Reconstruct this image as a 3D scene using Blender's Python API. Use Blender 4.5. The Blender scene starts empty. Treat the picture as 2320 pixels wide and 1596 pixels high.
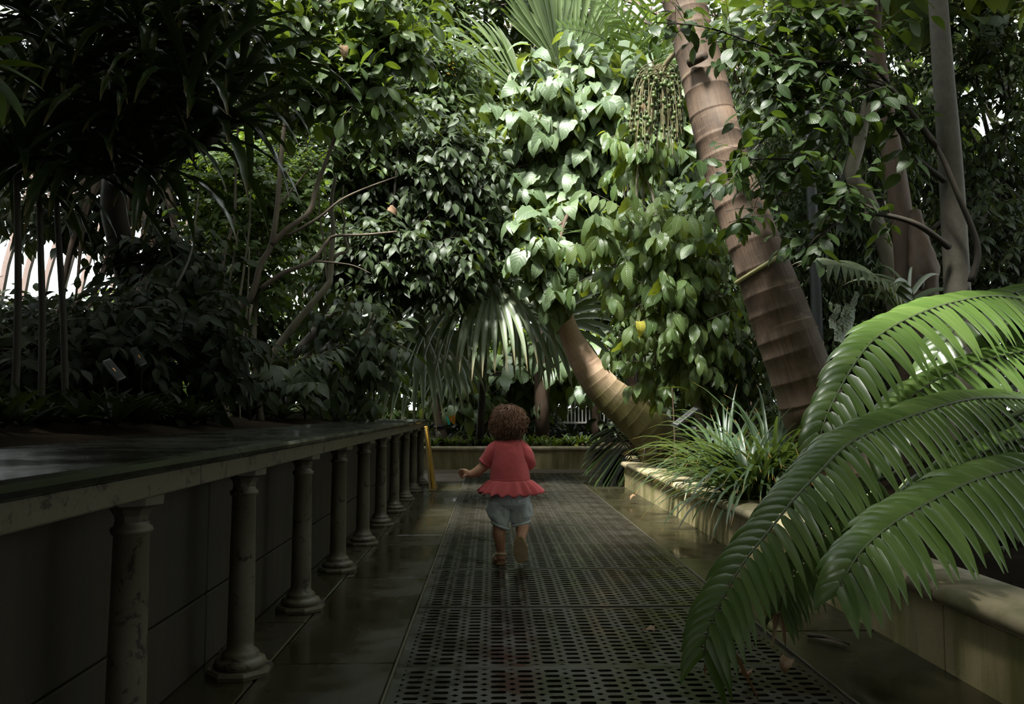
import bpy, bmesh, math, random
import numpy as np
from mathutils import Vector, Matrix, Euler

random.seed(11)
RNG = np.random.default_rng(11)
SC = bpy.context.scene
COL = SC.collection
R_ = math.radians

# ------------------------------------------------------------------ camera
CAM_H = 0.8
FPX = 2320 * 28.0 / 36.0
PITCH = math.atan(132 / FPX)
YAW = math.atan(48 / FPX * math.cos(PITCH))
cam_data = bpy.data.cameras.new('camera')
cam_data.lens = 28.0
cam_data.sensor_width = 36.0
cam_data.clip_start = 0.05
cam = bpy.data.objects.new('camera', cam_data)
COL.objects.link(cam)
cam.location = (0, 0, CAM_H)
cam.rotation_euler = (math.pi / 2 + PITCH, 0, -YAW)
SC.camera = cam
CAM_R = Euler(cam.rotation_euler).to_matrix()
CAM_P = Vector((0, 0, CAM_H))

# ------------------------------------------------------------------ exposure
SC.view_settings.view_transform = 'Standard'
SC.view_settings.look = 'None'
SC.view_settings.gamma = 1.0
SC.view_settings.use_curve_mapping = False
SC.view_settings.exposure = 0.15
SC.cycles.max_bounces = 6
SC.cycles.diffuse_bounces = 3
SC.cycles.glossy_bounces = 3
SC.cycles.transmission_bounces = 4
SC.cycles.transparent_max_bounces = 12
SC.cycles.caustics_reflective = False
SC.cycles.caustics_refractive = False

# ------------------------------------------------------------------ sky: bright overcast
world = bpy.data.worlds.new('overcast_sky')
SC.world = world
world.use_nodes = True
wn = world.node_tree
bg = wn.nodes['Background']
bg.inputs['Color'].default_value = (0.96, 0.985, 1.0, 1)
bg.inputs['Strength'].default_value = 3.3

# hazy sun through the cloud, coming down through the opening above the path
sun_data = bpy.data.lights.new('hazy_sun', 'SUN')
sun_data.energy = 24.0
sun_data.color = (1.0, 0.96, 0.88)
sun_data.angle = R_(9)
sun = bpy.data.objects.new('hazy_sun', sun_data)
COL.objects.link(sun)
SUN_FROM = Vector((-0.30, -0.50, 1.0)).normalized()
sun.rotation_euler = (-SUN_FROM).to_track_quat('-Z', 'Y').to_euler()


# ------------------------------------------------------------------ photo pixel <-> world at a known depth
def P(px, py, Y):
    d = CAM_R @ Vector(((px - 1160) / FPX, -(py - 798) / FPX, -1.0))
    return CAM_P + d * (Y / d.y)


def floor_at(px, py, z=0.0):
    d = CAM_R @ Vector(((px - 1160) / FPX, -(py - 798) / FPX, -1.0))
    return CAM_P + d * ((z - CAM_H) / d.z)


_RT = np.array(CAM_R.transposed())


def project_np(pts):
    q = (np.asarray(pts) - np.array(CAM_P)) @ _RT.T
    z = -q[:, 2]
    zz = np.where(np.abs(z) < 1e-6, 1e-6, z)
    return 1160 + FPX * q[:, 0] / zz, 798 - FPX * q[:, 1] / zz, z


# ------------------------------------------------------------------ mesh helpers
class MB:
    """collects quads / triangles with uvs"""
    def __init__(self):
        self.v, self.f, self.uv = [], [], []

    def add(self, verts, faces, uvs=None):
        o = len(self.v)
        self.v += [tuple(x) for x in verts]
        self.f += [tuple(i + o for i in f) for f in faces]
        self.uv += list(uvs) if uvs is not None else [(0.5, 0.5)] * len(verts)
        return self

    def box(self, c, s, rot=None):
        c = Vector(c)
        h = [x / 2 for x in s]
        vs = []
        for x in (-1, 1):
            for y in (-1, 1):
                for z in (-1, 1):
                    p = Vector((x * h[0], y * h[1], z * h[2]))
                    if rot is not None:
                        p = rot @ p
                    vs.append(c + p)
        return self.add(vs, [(0, 1, 3, 2), (4, 6, 7, 5), (0, 4, 5, 1), (2, 3, 7, 6), (0, 2, 6, 4), (1, 5, 7, 3)])

    def tube(self, pts, radii, n=8, caps=True, vscale=1.0, ripple=None):
        pts = [Vector(p) for p in pts]
        if not hasattr(radii, '__len__'):
            radii = [radii] * len(pts)
        verts, faces, uvs = [], [], []
        t_prev = None
        ref = None
        L = 0.0
        m = n + 1
        for i, p in enumerate(pts):
            a = pts[max(i - 1, 0)]
            b = pts[min(i + 1, len(pts) - 1)]
            t = (b - a)
            if t.length < 1e-9:
                t = Vector((0, 0, 1))
            t.normalize()
            if ref is None:
                ref = Vector((1, 0, 0)) if abs(t.x) < 0.8 else Vector((0, 1, 0))
            ref = (ref - t * ref.dot(t)).normalized()
            bi = t.cross(ref)
            if i:
                L += (p - pts[i - 1]).length
            for k in range(m):
                an = 2 * math.pi * k / n
                r = radii[i] * (1 + (ripple(k, i) if ripple else 0))
                verts.append(p + (ref * math.cos(an) + bi * math.sin(an)) * r)
                uvs.append((k / n, L * vscale))
        for i in range(len(pts) - 1):
            for k in range(n):
                a = i * m + k
                faces.append((a, a + 1, a + m + 1, a + m))
        if caps:
            for i, flip in ((0, True), (len(pts) - 1, False)):
                c = len(verts)
                verts.append(pts[i])
                uvs.append((0.5, 0))
                for k in range(n):
                    a = i * m + k
                    faces.append((c, a + 1, a) if flip else (c, a, a + 1))
        return self.add(verts, faces, uvs)

    def lathe(self, prof, c=(0, 0, 0), n=20, axis=None):
        """prof = [(r, z)...]"""
        c = Vector(c)
        m = n + 1
        verts, faces, uvs = [], [], []
        for i, (r, z) in enumerate(prof):
            for k in range(m):
                an = 2 * math.pi * k / n
                p = Vector((r * math.cos(an), r * math.sin(an), z))
                if axis is not None:
                    p = axis @ p
                verts.append(c + p)
                uvs.append((k / n, z))
        for i in range(len(prof) - 1):
            for k in range(n):
                a = i * m + k
                faces.append((a, a + 1, a + m + 1, a + m))
        return self.add(verts, faces, uvs)

    def ellipsoid(self, c, r, n=12, m=8, rot=None):
        c = Vector(c)
        verts, faces = [], []
        for i in range(m + 1):
            th = math.pi * i / m
            for k in range(n):
                an = 2 * math.pi * k / n
                p = Vector((r[0] * math.sin(th) * math.cos(an), r[1] * math.sin(th) * math.sin(an), r[2] * math.cos(th)))
                if rot is not None:
                    p = rot @ p
                verts.append(c + p)
        for i in range(m):
            for k in range(n):
                faces.append((i * n + k, (i + 1) * n + k, (i + 1) * n + (k + 1) % n, i * n + (k + 1) % n))
        return self.add(verts, faces)

    def ring_loft(self, rings, closed=True, caps=False):
        n = len(rings[0])
        verts = [p for r in rings for p in r]
        uvs = [(k / n, i / max(1, len(rings) - 1)) for i, r in enumerate(rings) for k in range(n)]
        faces = []
        for i in range(len(rings) - 1):
            for k in range(n if closed else n - 1):
                faces.append((i * n + k, i * n + (k + 1) % n, (i + 1) * n + (k + 1) % n, (i + 1) * n + k))
        if caps:
            for i in (0, len(rings) - 1):
                c = len(verts)
                verts.append(sum((Vector(p) for p in rings[i]), Vector()) / n)
                uvs.append((0.5, 0.5))
                for k in range(n):
                    a, b = i * n + k, i * n + (k + 1) % n
                    faces.append((c, b, a) if i == 0 else (c, a, b))
        return self.add(verts, faces, uvs)

    def ribbon(self, pts, widths, side, fold=0.0, nrm=None, wave=0.0, wn=6, cross=2):
        """a leaf blade along pts; side = vector or list of across directions"""
        pts = [Vector(p) for p in pts]
        n = len(pts)
        verts, uvs = [], []
        ph = random.random() * 6
        L = 0
        for i, p in enumerate(pts):
            t = (pts[min(i + 1, n - 1)] - pts[max(i - 1, 0)]).normalized()
            s = side[i] if isinstance(side, list) else side
            s = (s - t * s.dot(t))
            s = s.normalized() if s.length > 1e-6 else Vector((1, 0, 0))
            nn = s.cross(t)
            if i:
                L += (p - pts[i - 1]).length
            for k in range(cross + 1):
                u = k / cross * 2 - 1
                dz = fold * abs(u) * widths[i]
                if wave:
                    dz += wave * widths[i] * math.sin(ph + wn * i / n * 6.28 + (0 if u < 0 else 1.7)) * abs(u)
                verts.append(p + s * (u * widths[i] * 0.5) + nn * dz)
                uvs.append(((u + 1) / 2, i / (n - 1)))
        faces = []
        m = cross + 1
        for i in range(n - 1):
            for k in range(cross):
                a = i * m + k
                faces.append((a, a + 1, a + m + 1, a + m))
        return self.add(verts, faces, uvs)

    def mesh(self, name, mat=None, smooth=True):
        me = bpy.data.meshes.new(name)
        me.from_pydata(self.v, [], self.f)
        uvl = me.uv_layers.new(name='UVMap')
        idx = np.empty(len(me.loops), dtype=np.int32)
        me.loops.foreach_get('vertex_index', idx)
        uvl.data.foreach_set('uv', np.array(self.uv, dtype=np.float32)[idx].ravel())
        if smooth:
            me.polygons.foreach_set('use_smooth', np.ones(len(me.polygons), dtype=bool))
        if mat:
            me.materials.append(mat)
        me.update()
        return me

    def obj(self, name, mat=None, parent=None, smooth=True, label=None, cat=None, kind=None, group=None):
        return new_obj(name, self.mesh(name, mat, smooth), parent, label, cat, kind, group)


def tag(o, label=None, cat=None, kind=None, group=None):
    if label: o['label'] = label
    if cat: o['category'] = cat
    if kind: o['kind'] = kind
    if group: o['group'] = group
    return o


def new_obj(name, data, parent=None, label=None, cat=None, kind=None, group=None):
    o = bpy.data.objects.new(name, data)
    COL.objects.link(o)
    if parent is not None:
        o.parent = parent
        o.matrix_parent_inverse = INV[parent.name] if parent.name in INV else Matrix()
    return tag(o, label, cat, kind, group)


INV = {}


def thing(name, label, cat, loc=(0, 0, 0), group=None, kind=None):
    o = bpy.data.objects.new(name, None)
    COL.objects.link(o)
    o.empty_display_size = 0.1
    o.location = loc
    INV[o.name] = Matrix.Translation(-Vector(loc))      # children are modelled in world space
    return tag(o, label, cat, kind, group)


def bevel(o, w=0.004, seg=2):
    m = o.modifiers.new('bevel', 'BEVEL')
    m.width = w
    m.segments = seg
    m.limit_method = 'ANGLE'
    return o


def mesh_np(name, V, F, UV=None, mat=None):
    me = bpy.data.meshes.new(name)
    V = np.ascontiguousarray(V, dtype=np.float32)
    F = np.ascontiguousarray(F, dtype=np.int32)
    me.vertices.add(len(V))
    me.vertices.foreach_set('co', V.ravel())
    n = len(F)
    me.loops.add(n * 4)
    me.loops.foreach_set('vertex_index', F.ravel())
    me.polygons.add(n)
    me.polygons.foreach_set('loop_start', np.arange(n, dtype=np.int32) * 4)
    me.update(calc_edges=True)
    if UV is not None:
        uvl = me.uv_layers.new(name='UVMap')
        uvl.data.foreach_set('uv', np.ascontiguousarray(UV[F.ravel()], dtype=np.float32).ravel())
    me.polygons.foreach_set('use_smooth', np.ones(n, dtype=bool))
    if mat:
        me.materials.append(mat)
    me.update()
    return me


def catmull(pts, n=8):
    pts = [Vector(p) for p in pts]
    out = []
    q = [pts[0] * 2 - pts[1]] + pts + [pts[-1] * 2 - pts[-2]]
    for i in range(1, len(q) - 2):
        p0, p1, p2, p3 = q[i - 1], q[i], q[i + 1], q[i + 2]
        for k in range(n):
            t = k / n
            out.append(0.5 * ((2 * p1) + (p2 - p0) * t + (2 * p0 - 5 * p1 + 4 * p2 - p3) * t * t + (3 * p1 - p0 - 3 * p2 + p3) * t ** 3))
    out.append(pts[-1].copy())
    return out


def interp(vals, n):
    """resample list of numbers like catmull does (linear)"""
    out = []
    for i in range(len(vals) - 1):
        for k in range(n):
            out.append(vals[i] + (vals[i + 1] - vals[i]) * k / n)
    out.append(vals[-1])
    return out


# ------------------------------------------------------------------ materials
class NT:
    def __init__(self, name):
        self.m = bpy.data.materials.new(name)
        self.m.use_nodes = True
        self.t = self.m.node_tree
        self.bsdf = self.t.nodes['Principled BSDF']
        self.out = self.t.nodes['Material Output']

    def n(self, typ, **kw):
        nd = self.t.nodes.new(typ)
        for k, v in kw.items():
            if k.startswith('i_'):
                key = k[2:]
                key = int(key) if key.isdigit() else key.replace('_', ' ')
                nd.inputs[key].default_value = v
            else:
                setattr(nd, k, v)
        return nd

    def l(self, a, b):
        self.t.links.new(a, b)

    def math(self, op, a, b=None, c=None):
        nd = self.n('ShaderNodeMath', operation=op)
        for i, x in enumerate((a, b, c)):
            if x is None: continue
            if isinstance(x, (int, float)): nd.inputs[i].default_value = x
            else: self.l(x, nd.inputs[i])
        return nd.outputs[0]

    def mix(self, fac, a, b, mode='MIX'):
        nd = self.n('ShaderNodeMix', data_type='RGBA', blend_type=mode)
        for s, x in ((nd.inputs[0], fac), (nd.inputs[6], a), (nd.inputs[7], b)):
            if isinstance(x, (int, float)): s.default_value = x
            elif isinstance(x, tuple): s.default_value = (*x[:3], 1)
            else: self.l(x, s)
        return nd.outputs[2]

    def noise(self, scale, detail=3, rough=0.55, vec=None, dist=0.0):
        nd = self.n('ShaderNodeTexNoise')
        nd.inputs['Scale'].default_value = scale
        nd.inputs['Detail'].default_value = detail
        nd.inputs['Roughness'].default_value = rough
        nd.inputs['Distortion'].default_value = dist
        if vec is not None: self.l(vec, nd.inputs['Vector'])
        return nd.outputs[0]

    def ramp(self, fac, stops):
        nd = self.n('ShaderNodeValToRGB')
        e = nd.color_ramp.elements
        while len(e) < len(stops): e.new(0.5)
        for el, (p, c) in zip(e, stops):
            el.position = p
            el.color = (*c[:3], 1) if hasattr(c, '__len__') else (c, c, c, 1)
        self.l(fac, nd.inputs[0])
        return nd.outputs[0]

    def bump(self, h, strength=0.3, dist=0.01):
        nd = self.n('ShaderNodeBump')
        nd.inputs['Strength'].default_value = strength
        nd.inputs['Distance'].default_value = dist
        self.l(h, nd.inputs['Height'])
        self.l(nd.outputs[0], self.bsdf.inputs['Normal'])
        return nd.outputs[0]

    def coord(self, which='Object', scale=None):
        o = self.n('ShaderNodeTexCoord').outputs[which]
        if scale is not None:
            mp = self.n('ShaderNodeMapping')
            mp.inputs['Scale'].default_value = scale
            self.l(o, mp.inputs[0])
            o = mp.outputs[0]
        return o

    def setc(self, c):
        s = self.bsdf.inputs['Base Color']
        if isinstance(c, tuple): s.default_value = (*c[:3], 1)
        else: self.l(c, s)

    def setr(self, r):
        s = self.bsdf.inputs['Roughness']
        if isinstance(r, (int, float)): s.default_value = r
        else: self.l(r, s)


def leaf_material(name, dark, light, rough=0.38, trans=0.25, tcol=None, veins=9, vein_amt=0.35, spec=0.5, tip=None, bump=0.25):
    k = NT(name)
    uv = k.coord('UV')
    sx = k.n('ShaderNodeSeparateXYZ')
    k.l(uv, sx.inputs[0])
    u = k.math('ABSOLUTE', k.math('SUBTRACT', sx.outputs[0], 0.5))
    v = sx.outputs[1]
    oi = k.n('ShaderNodeObjectInfo').outputs['Random']
    geo = k.n('ShaderNodeNewGeometry')
    r = k.math('FRACT', k.math('ADD', oi, geo.outputs['Random Per Island']))
    col = k.ramp(r, [(0.0, dark), (0.75, tuple(0.5 * (a + b) for a, b in zip(dark, light))), (1.0, light)])
    # midrib and lateral veins
    saw = k.math('FRACT', k.math('SUBTRACT', k.math('MULTIPLY', v, float(veins)), k.math('MULTIPLY', u, veins * 0.55)))
    lat = k.math('ABSOLUTE', k.math('SUBTRACT', saw, 0.5))                # 0..0.5, 0 at a vein
    vein = k.math('SUBTRACT', 1.0, k.math('MINIMUM', k.math('MULTIPLY', lat, 9.0), 1.0))
    mid = k.math('SUBTRACT', 1.0, k.math('MINIMUM', k.math('MULTIPLY', u, 26.0), 1.0))
    vm = k.math('MAXIMUM', k.math('MULTIPLY', vein, 0.5), mid)
    col = k.mix(k.math('MULTIPLY', vm, vein_amt), col, tuple(min(1, c * 2.2 + 0.02) for c in light))
    if tip:
        tf = k.math('MULTIPLY', k.math('MAXIMUM', k.math('SUBTRACT', v, tip[0]), 0.0), 1 / max(1e-3, 1 - tip[0]) * 1.5)
        nz = k.noise(3.0, 2)
        col = k.mix(k.math('MINIMUM', k.math('MULTIPLY', tf, k.math('MULTIPLY', nz, 1.8)), 1.0), col, tip[1])
    k.setc(col)
    k.setr(rough)
    k.bsdf.inputs['Specular IOR Level'].default_value = spec
    if bump:
        h = k.math('ADD', k.math('MULTIPLY', lat, 1.0), k.math('MULTIPLY', mid, -0.6))
        k.bump(h, bump, 0.004)
    if trans:
        tr = k.n('ShaderNodeBsdfTranslucent')
        tc = tcol or tuple(min(1, c * m_) for c, m_ in zip(light, (2.6, 2.4, 0.8)))
        tcn = k.mix(k.math('MULTIPLY', vm, 0.4), tc, dark)
        k.l(tcn, tr.inputs[0])
        mx = k.n('ShaderNodeMixShader')
        mx.inputs[0].default_value = trans
        k.l(k.bsdf.outputs[0], mx.inputs[1])
        k.l(tr.outputs[0], mx.inputs[2])
        k.l(mx.outputs[0], k.out.inputs[0])
    return k.m


def bark_material(name, c1, c2, scale=18, rough=0.75, stretch=(1, 1, 0.25), bump=0.5, moss=None):
    k = NT(name)
    vec = k.coord('Object', stretch)
    n1 = k.noise(scale, 5, 0.65, vec, 0.4)
    n2 = k.noise(scale * 0.25, 2, 0.5, vec)
    col = k.ramp(k.math('ADD', k.math('MULTIPLY', n1, 0.6), k.math('MULTIPLY', n2, 0.4)), [(0.32, c1), (0.66, c2)])
    if moss:
        col = k.mix(k.ramp(k.noise(scale * 0.18, 3), [(0.5, 0.0), (0.65, 1.0)]), col, moss)
    k.setc(col)
    k.setr(rough)
    k.bump(n1, bump, 0.01)
    return k.m


def plain(name, c, rough=0.5, metal=0.0, noise_amt=0.25, scale=30, spec=0.5, bump=0.1):
    k = NT(name)
    nz = k.noise(scale, 3, 0.6, k.coord('Object'))
    k.setc(k.mix(nz, tuple(x * (1 - noise_amt) for x in c), tuple(min(1, x * (1 + noise_amt)) for x in c)))
    k.setr(rough)
    k.bsdf.inputs['Metallic'].default_value = metal
    k.bsdf.inputs['Specular IOR Level'].default_value = spec
    if bump: k.bump(nz, bump, 0.003)
    return k.m
# ================================================================== STRUCTURE MATERIALS
def wet_stone(name, c1, c2, r0=0.08, r1=0.38, scale=2.2):
    k = NT(name)
    vec = k.coord('Object')
    n1 = k.noise(scale, 4, 0.55, vec, 0.3)
    n2 = k.noise(scale * 14, 4, 0.6, vec)
    k.setc(k.mix(k.math('ADD', k.math('MULTIPLY', n1, 0.7), k.math('MULTIPLY', n2, 0.3)), c1, c2))
    k.setr(k.ramp(n1, [(0.40, r0), (0.62, r1)]))
    k.bump(n2, 0.04, 0.004)
    return k.m


def streaky_stone(name, c1, c2, algae, rough=0.7):
    k = NT(name)
    vec = k.coord('Object')
    st = k.noise(9, 4, 0.6, k.coord('Object', (1, 1, 0.12)), 0.2)
    n2 = k.noise(45, 4, 0.65, vec)
    col = k.mix(k.math('ADD', k.math('MULTIPLY', n2, 0.5), k.math('MULTIPLY', st, 0.5)), c1, c2)
    col = k.mix(k.ramp(st, [(0.42, 0.0), (0.62, 0.85)]), col, algae)
    k.setc(col)
    k.setr(rough)
    k.bump(n2, 0.35, 0.004)
    return k.m


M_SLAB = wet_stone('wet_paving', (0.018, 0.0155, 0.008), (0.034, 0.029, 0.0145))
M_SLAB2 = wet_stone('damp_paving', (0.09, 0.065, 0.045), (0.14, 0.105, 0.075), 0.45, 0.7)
M_CONC = plain('dark_concrete', (0.015, 0.013, 0.010), 0.8)
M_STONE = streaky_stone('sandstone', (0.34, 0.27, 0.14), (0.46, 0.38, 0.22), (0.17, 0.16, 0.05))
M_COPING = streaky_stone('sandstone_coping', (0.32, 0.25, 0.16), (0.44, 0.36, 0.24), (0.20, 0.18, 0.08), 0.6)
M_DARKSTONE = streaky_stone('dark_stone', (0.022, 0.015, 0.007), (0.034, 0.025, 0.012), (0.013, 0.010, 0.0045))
M_SLATE = wet_stone('wet_slate', (0.006, 0.006, 0.0045), (0.015, 0.014, 0.011), 0.16, 0.40, 3.0)
for _m in (M_SLATE,): _m.node_tree.nodes['Principled BSDF'].inputs['Specular IOR Level'].default_value = 0.10
M_SOIL = plain('dark_soil', (0.014, 0.009, 0.005), 1.0, noise_amt=0.6, scale=60, spec=0.05, bump=1.0)


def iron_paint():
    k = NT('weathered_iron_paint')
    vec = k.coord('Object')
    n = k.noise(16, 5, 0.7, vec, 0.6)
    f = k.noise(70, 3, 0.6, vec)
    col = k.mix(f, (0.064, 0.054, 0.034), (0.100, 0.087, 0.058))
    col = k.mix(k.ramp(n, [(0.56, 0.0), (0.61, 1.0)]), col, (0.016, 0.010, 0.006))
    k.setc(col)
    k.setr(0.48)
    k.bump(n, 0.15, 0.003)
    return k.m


M_IRON = iron_paint()
M_GRATE = wet_stone('wet_cast_iron', (0.010, 0.0085, 0.006), (0.034, 0.029, 0.021), 0.22, 0.45, 6.0)
M_EDGE = plain('edge_metal', (0.10, 0.09, 0.065), 0.4, 0.6)
M_RIB = plain('rib_paint', (0.15, 0.10, 0.085), 0.5)


def glass_mat():
    k = NT('greenhouse_glass')
    tr = k.n('ShaderNodeBsdfTransparent')
    tr.inputs[0].default_value = (0.90, 0.95, 0.94, 1)
    gl = k.n('ShaderNodeBsdfGlossy')
    gl.inputs['Roughness'].default_value = 0.05
    mx = k.n('ShaderNodeMixShader')
    mx.inputs[0].default_value = 0.06
    k.l(tr.outputs[0], mx.inputs[1])
    k.l(gl.outputs[0], mx.inputs[2])
    k.l(mx.outputs[0], k.out.inputs[0])
    return k.m


M_GLASS = glass_mat()

# ================================================================== FLOOR
GX0, GX1 = -0.294, 0.998            # cast-iron grating strip
PANEL = 0.766
G0 = 2.558
floor = MB().box((0.5, 6.2, -0.30), (12.6, 21.6, 0.04)).obj('floor', M_CONC, smooth=False,
        label='dark wet stone walkway with iron gratings down its middle', kind='structure')

slab_cache = {}


def slab(x0, x1, y0, y1, mat, name='paving_slab', top=0.0, th=0.27):
    key = (round(x1 - x0, 3), round(y1 - y0, 3), mat.name)
    if key not in slab_cache:
        slab_cache[key] = MB().box((0, 0, 0), (x1 - x0 - 0.006, y1 - y0 - 0.006, th)).mesh('paving_slab', mat, False)
    o = new_obj(name, slab_cache[key], floor)
    o.location = ((x0 + x1) / 2, (y0 + y1) / 2, top - th / 2 - random.uniform(0, 0.0015))
    bevel(o, 0.004, 1)
    return o


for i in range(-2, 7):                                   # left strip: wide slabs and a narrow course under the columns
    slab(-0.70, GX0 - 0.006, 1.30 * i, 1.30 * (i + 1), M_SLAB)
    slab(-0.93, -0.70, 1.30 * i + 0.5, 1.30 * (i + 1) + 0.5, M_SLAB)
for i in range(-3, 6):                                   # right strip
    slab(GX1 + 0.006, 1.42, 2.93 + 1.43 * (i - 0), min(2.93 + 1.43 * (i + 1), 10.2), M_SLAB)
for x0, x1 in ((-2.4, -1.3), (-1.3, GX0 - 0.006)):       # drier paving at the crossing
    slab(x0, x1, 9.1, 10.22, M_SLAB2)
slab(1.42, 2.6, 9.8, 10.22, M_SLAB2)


def grating_mesh():
    nx, ny = 15, 16
    w = (GX1 - GX0 - 0.06) / nx
    l = (PANEL - 0.045) / ny
    th = 0.022
    m = MB()
    ow, ol = w * 0.305, l * 0.30
    a, b = w * 0.14, l * 0.23
    for i in range(nx):
        for j in range(ny):
            cx, cy = 0.03 + (i + 0.5) * w, 0.0225 + (j + 0.5) * l
            hw, hl = w / 2, l / 2
            outer = [(hw - a, hl), (-(hw - a), hl), (-hw, hl - b), (-hw, -(hl - b)), (-(hw - a), -hl), (hw - a, -hl), (hw, -(hl - b)), (hw, hl - b)]
            angs = [math.atan2(y / hl, x / hw) for x, y in outer]
            inner = [(ow * math.cos(t), ol * math.sin(t)) for t in angs]
            vs = [(cx + x, cy + y, 0) for x, y in outer] + [(cx + x, cy + y, 0) for x, y in inner] + [(cx + x, cy + y, -th) for x, y in inner] + [(cx + x, cy + y, -th) for x, y in outer]
            fs = []
            for k in range(8):
                q = (k + 1) % 8
                fs.append((k, q, 8 + q, 8 + k))
                fs.append((8 + k, 8 + q, 16 + q, 16 + k))
                if k in (1, 3, 5, 7):
                    fs.append((q, k, 24 + k, 24 + q))
            m.add(vs, fs)
    W = GX1 - GX0
    for c, s in (((W / 2, 0.0118, -th / 2), (W - 0.004, 0.0205, th)), ((W / 2, PANEL - 0.0118, -th / 2), (W - 0.004, 0.0205, th)),
                 ((0.0155, PANEL / 2, -th / 2), (0.029, PANEL - 0.046, th)), ((W - 0.0155, PANEL / 2, -th / 2), (0.029, PANEL - 0.046, th))):
        m.box(c, s)
    return m.mesh('grating_panel', M_GRATE, False)


gm = grating_mesh()
for k in range(-4, 10):
    o = new_obj('grating_panel', gm, floor)
    o.location = (GX0, G0 + PANEL * k, -0.002 + random.uniform(-0.002, 0.002))
    o.rotation_euler = (random.uniform(-0.003, 0.003), random.uniform(-0.002, 0.002), 0)
for x in (GX0 - 0.002, GX1 + 0.002):
    bevel(MB().box((x, 4.0, -0.03), (0.009, 12.4, 0.072)).obj('edge_strip', M_EDGE, floor, False), 0.002, 1)
# cross grating with slanted bars in front of the back planter
for i in range(-40, 44):
    x = i * 0.06
    o = MB().box((0, 0, 0), (0.026, 0.74, 0.03)).obj('grating_bar', M_SLAB2, floor, False) if i == -40 else new_obj('grating_bar', o0.data, floor)
    if i == -40: o0 = o
    o.location = (x, 10.6, -0.016)
    o.rotation_euler = (0, 0, R_(-28))

# ================================================================== LEFT RAISED BENCH BED
bench = thing('raised_bed', 'long dark raised plant bed with slate top carried on iron columns', 'planter', (-1.0, 4.0, 0))
random.seed(3)
y = -2.3
while y < 8.9:
    y1 = min(y + 1.5, 9.0)
    pr = [(-1.285, 0.668), (-0.70, 0.668), (-0.686, 0.673), (-0.680, 0.684), (-0.686, 0.695), (-0.70, 0.70), (-1.285, 0.702)]
    m = MB().ring_loft([[(x, y + 0.002, z) for x, z in pr], [(x, y1 - 0.002, z) for x, z in pr]], caps=True)
    m.obj('slate_slab', M_SLATE, bench, False)
    y = y1
for i in range(8):
    y0 = -2.3 + i * 1.42
    y1 = min(y0 + 1.42, 8.98)
    if y1 > y0:
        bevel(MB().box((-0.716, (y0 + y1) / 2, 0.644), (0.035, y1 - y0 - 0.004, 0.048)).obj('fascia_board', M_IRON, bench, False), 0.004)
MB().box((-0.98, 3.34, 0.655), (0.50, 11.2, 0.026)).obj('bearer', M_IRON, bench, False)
for i in range(10):
    y0 = -2.0 + 1.15 * i
    y1 = min(y0 + 1.15, 8.95)
    if y1 <= y0: continue
    for z0, z1 in ((0.0, 0.217), (0.223, 0.64)):
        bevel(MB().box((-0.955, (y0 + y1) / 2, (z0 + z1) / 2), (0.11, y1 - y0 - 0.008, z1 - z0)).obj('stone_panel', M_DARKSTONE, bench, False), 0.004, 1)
MB().box((-3.2, 8.93, 0.33), (4.6, 0.10, 0.66)).obj('end_wall', M_DARKSTONE, bench, False)
bevel(MB().box((-3.2, 8.90, 0.685), (3.9, 0.22, 0.035)).obj('end_coping', M_SLATE, bench, False), 0.006)

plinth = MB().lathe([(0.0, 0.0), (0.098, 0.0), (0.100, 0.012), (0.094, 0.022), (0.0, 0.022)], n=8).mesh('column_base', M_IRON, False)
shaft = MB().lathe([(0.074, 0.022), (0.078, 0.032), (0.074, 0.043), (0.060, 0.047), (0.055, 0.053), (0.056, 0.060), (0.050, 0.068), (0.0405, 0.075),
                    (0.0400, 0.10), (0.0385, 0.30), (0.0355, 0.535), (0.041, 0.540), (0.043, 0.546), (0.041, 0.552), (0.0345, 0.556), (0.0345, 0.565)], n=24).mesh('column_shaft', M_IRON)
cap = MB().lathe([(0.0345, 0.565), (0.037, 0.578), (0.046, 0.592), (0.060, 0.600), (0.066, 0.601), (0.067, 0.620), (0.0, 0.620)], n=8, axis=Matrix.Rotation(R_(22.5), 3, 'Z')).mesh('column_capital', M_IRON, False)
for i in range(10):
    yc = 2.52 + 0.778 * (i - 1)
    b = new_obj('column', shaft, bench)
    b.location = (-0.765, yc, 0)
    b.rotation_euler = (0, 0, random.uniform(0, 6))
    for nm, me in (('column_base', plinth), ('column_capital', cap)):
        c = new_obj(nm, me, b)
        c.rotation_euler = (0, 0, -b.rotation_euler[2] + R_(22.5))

# ================================================================== RIGHT AND BACK STONE PLANTERS
def kerb_profile(h):
    """(out, z): out = distance in front of the wall face"""
    s = h / 0.26
    pr = [(-0.22, 0.200 * s), (0.0, 0.200 * s), (0.008, 0.202 * s), (0.009, 0.207 * s), (0.0, 0.212 * s)]
    for a in range(-100, 91, 19):
        pr.append((0.0 + 0.030 * math.cos(R_(a)) + 0.004, (0.234 + 0.027 * math.sin(R_(a))) * s))
    pr += [(-0.05, 0.261 * s), (-0.22, 0.258 * s)]
    return pr


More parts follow.
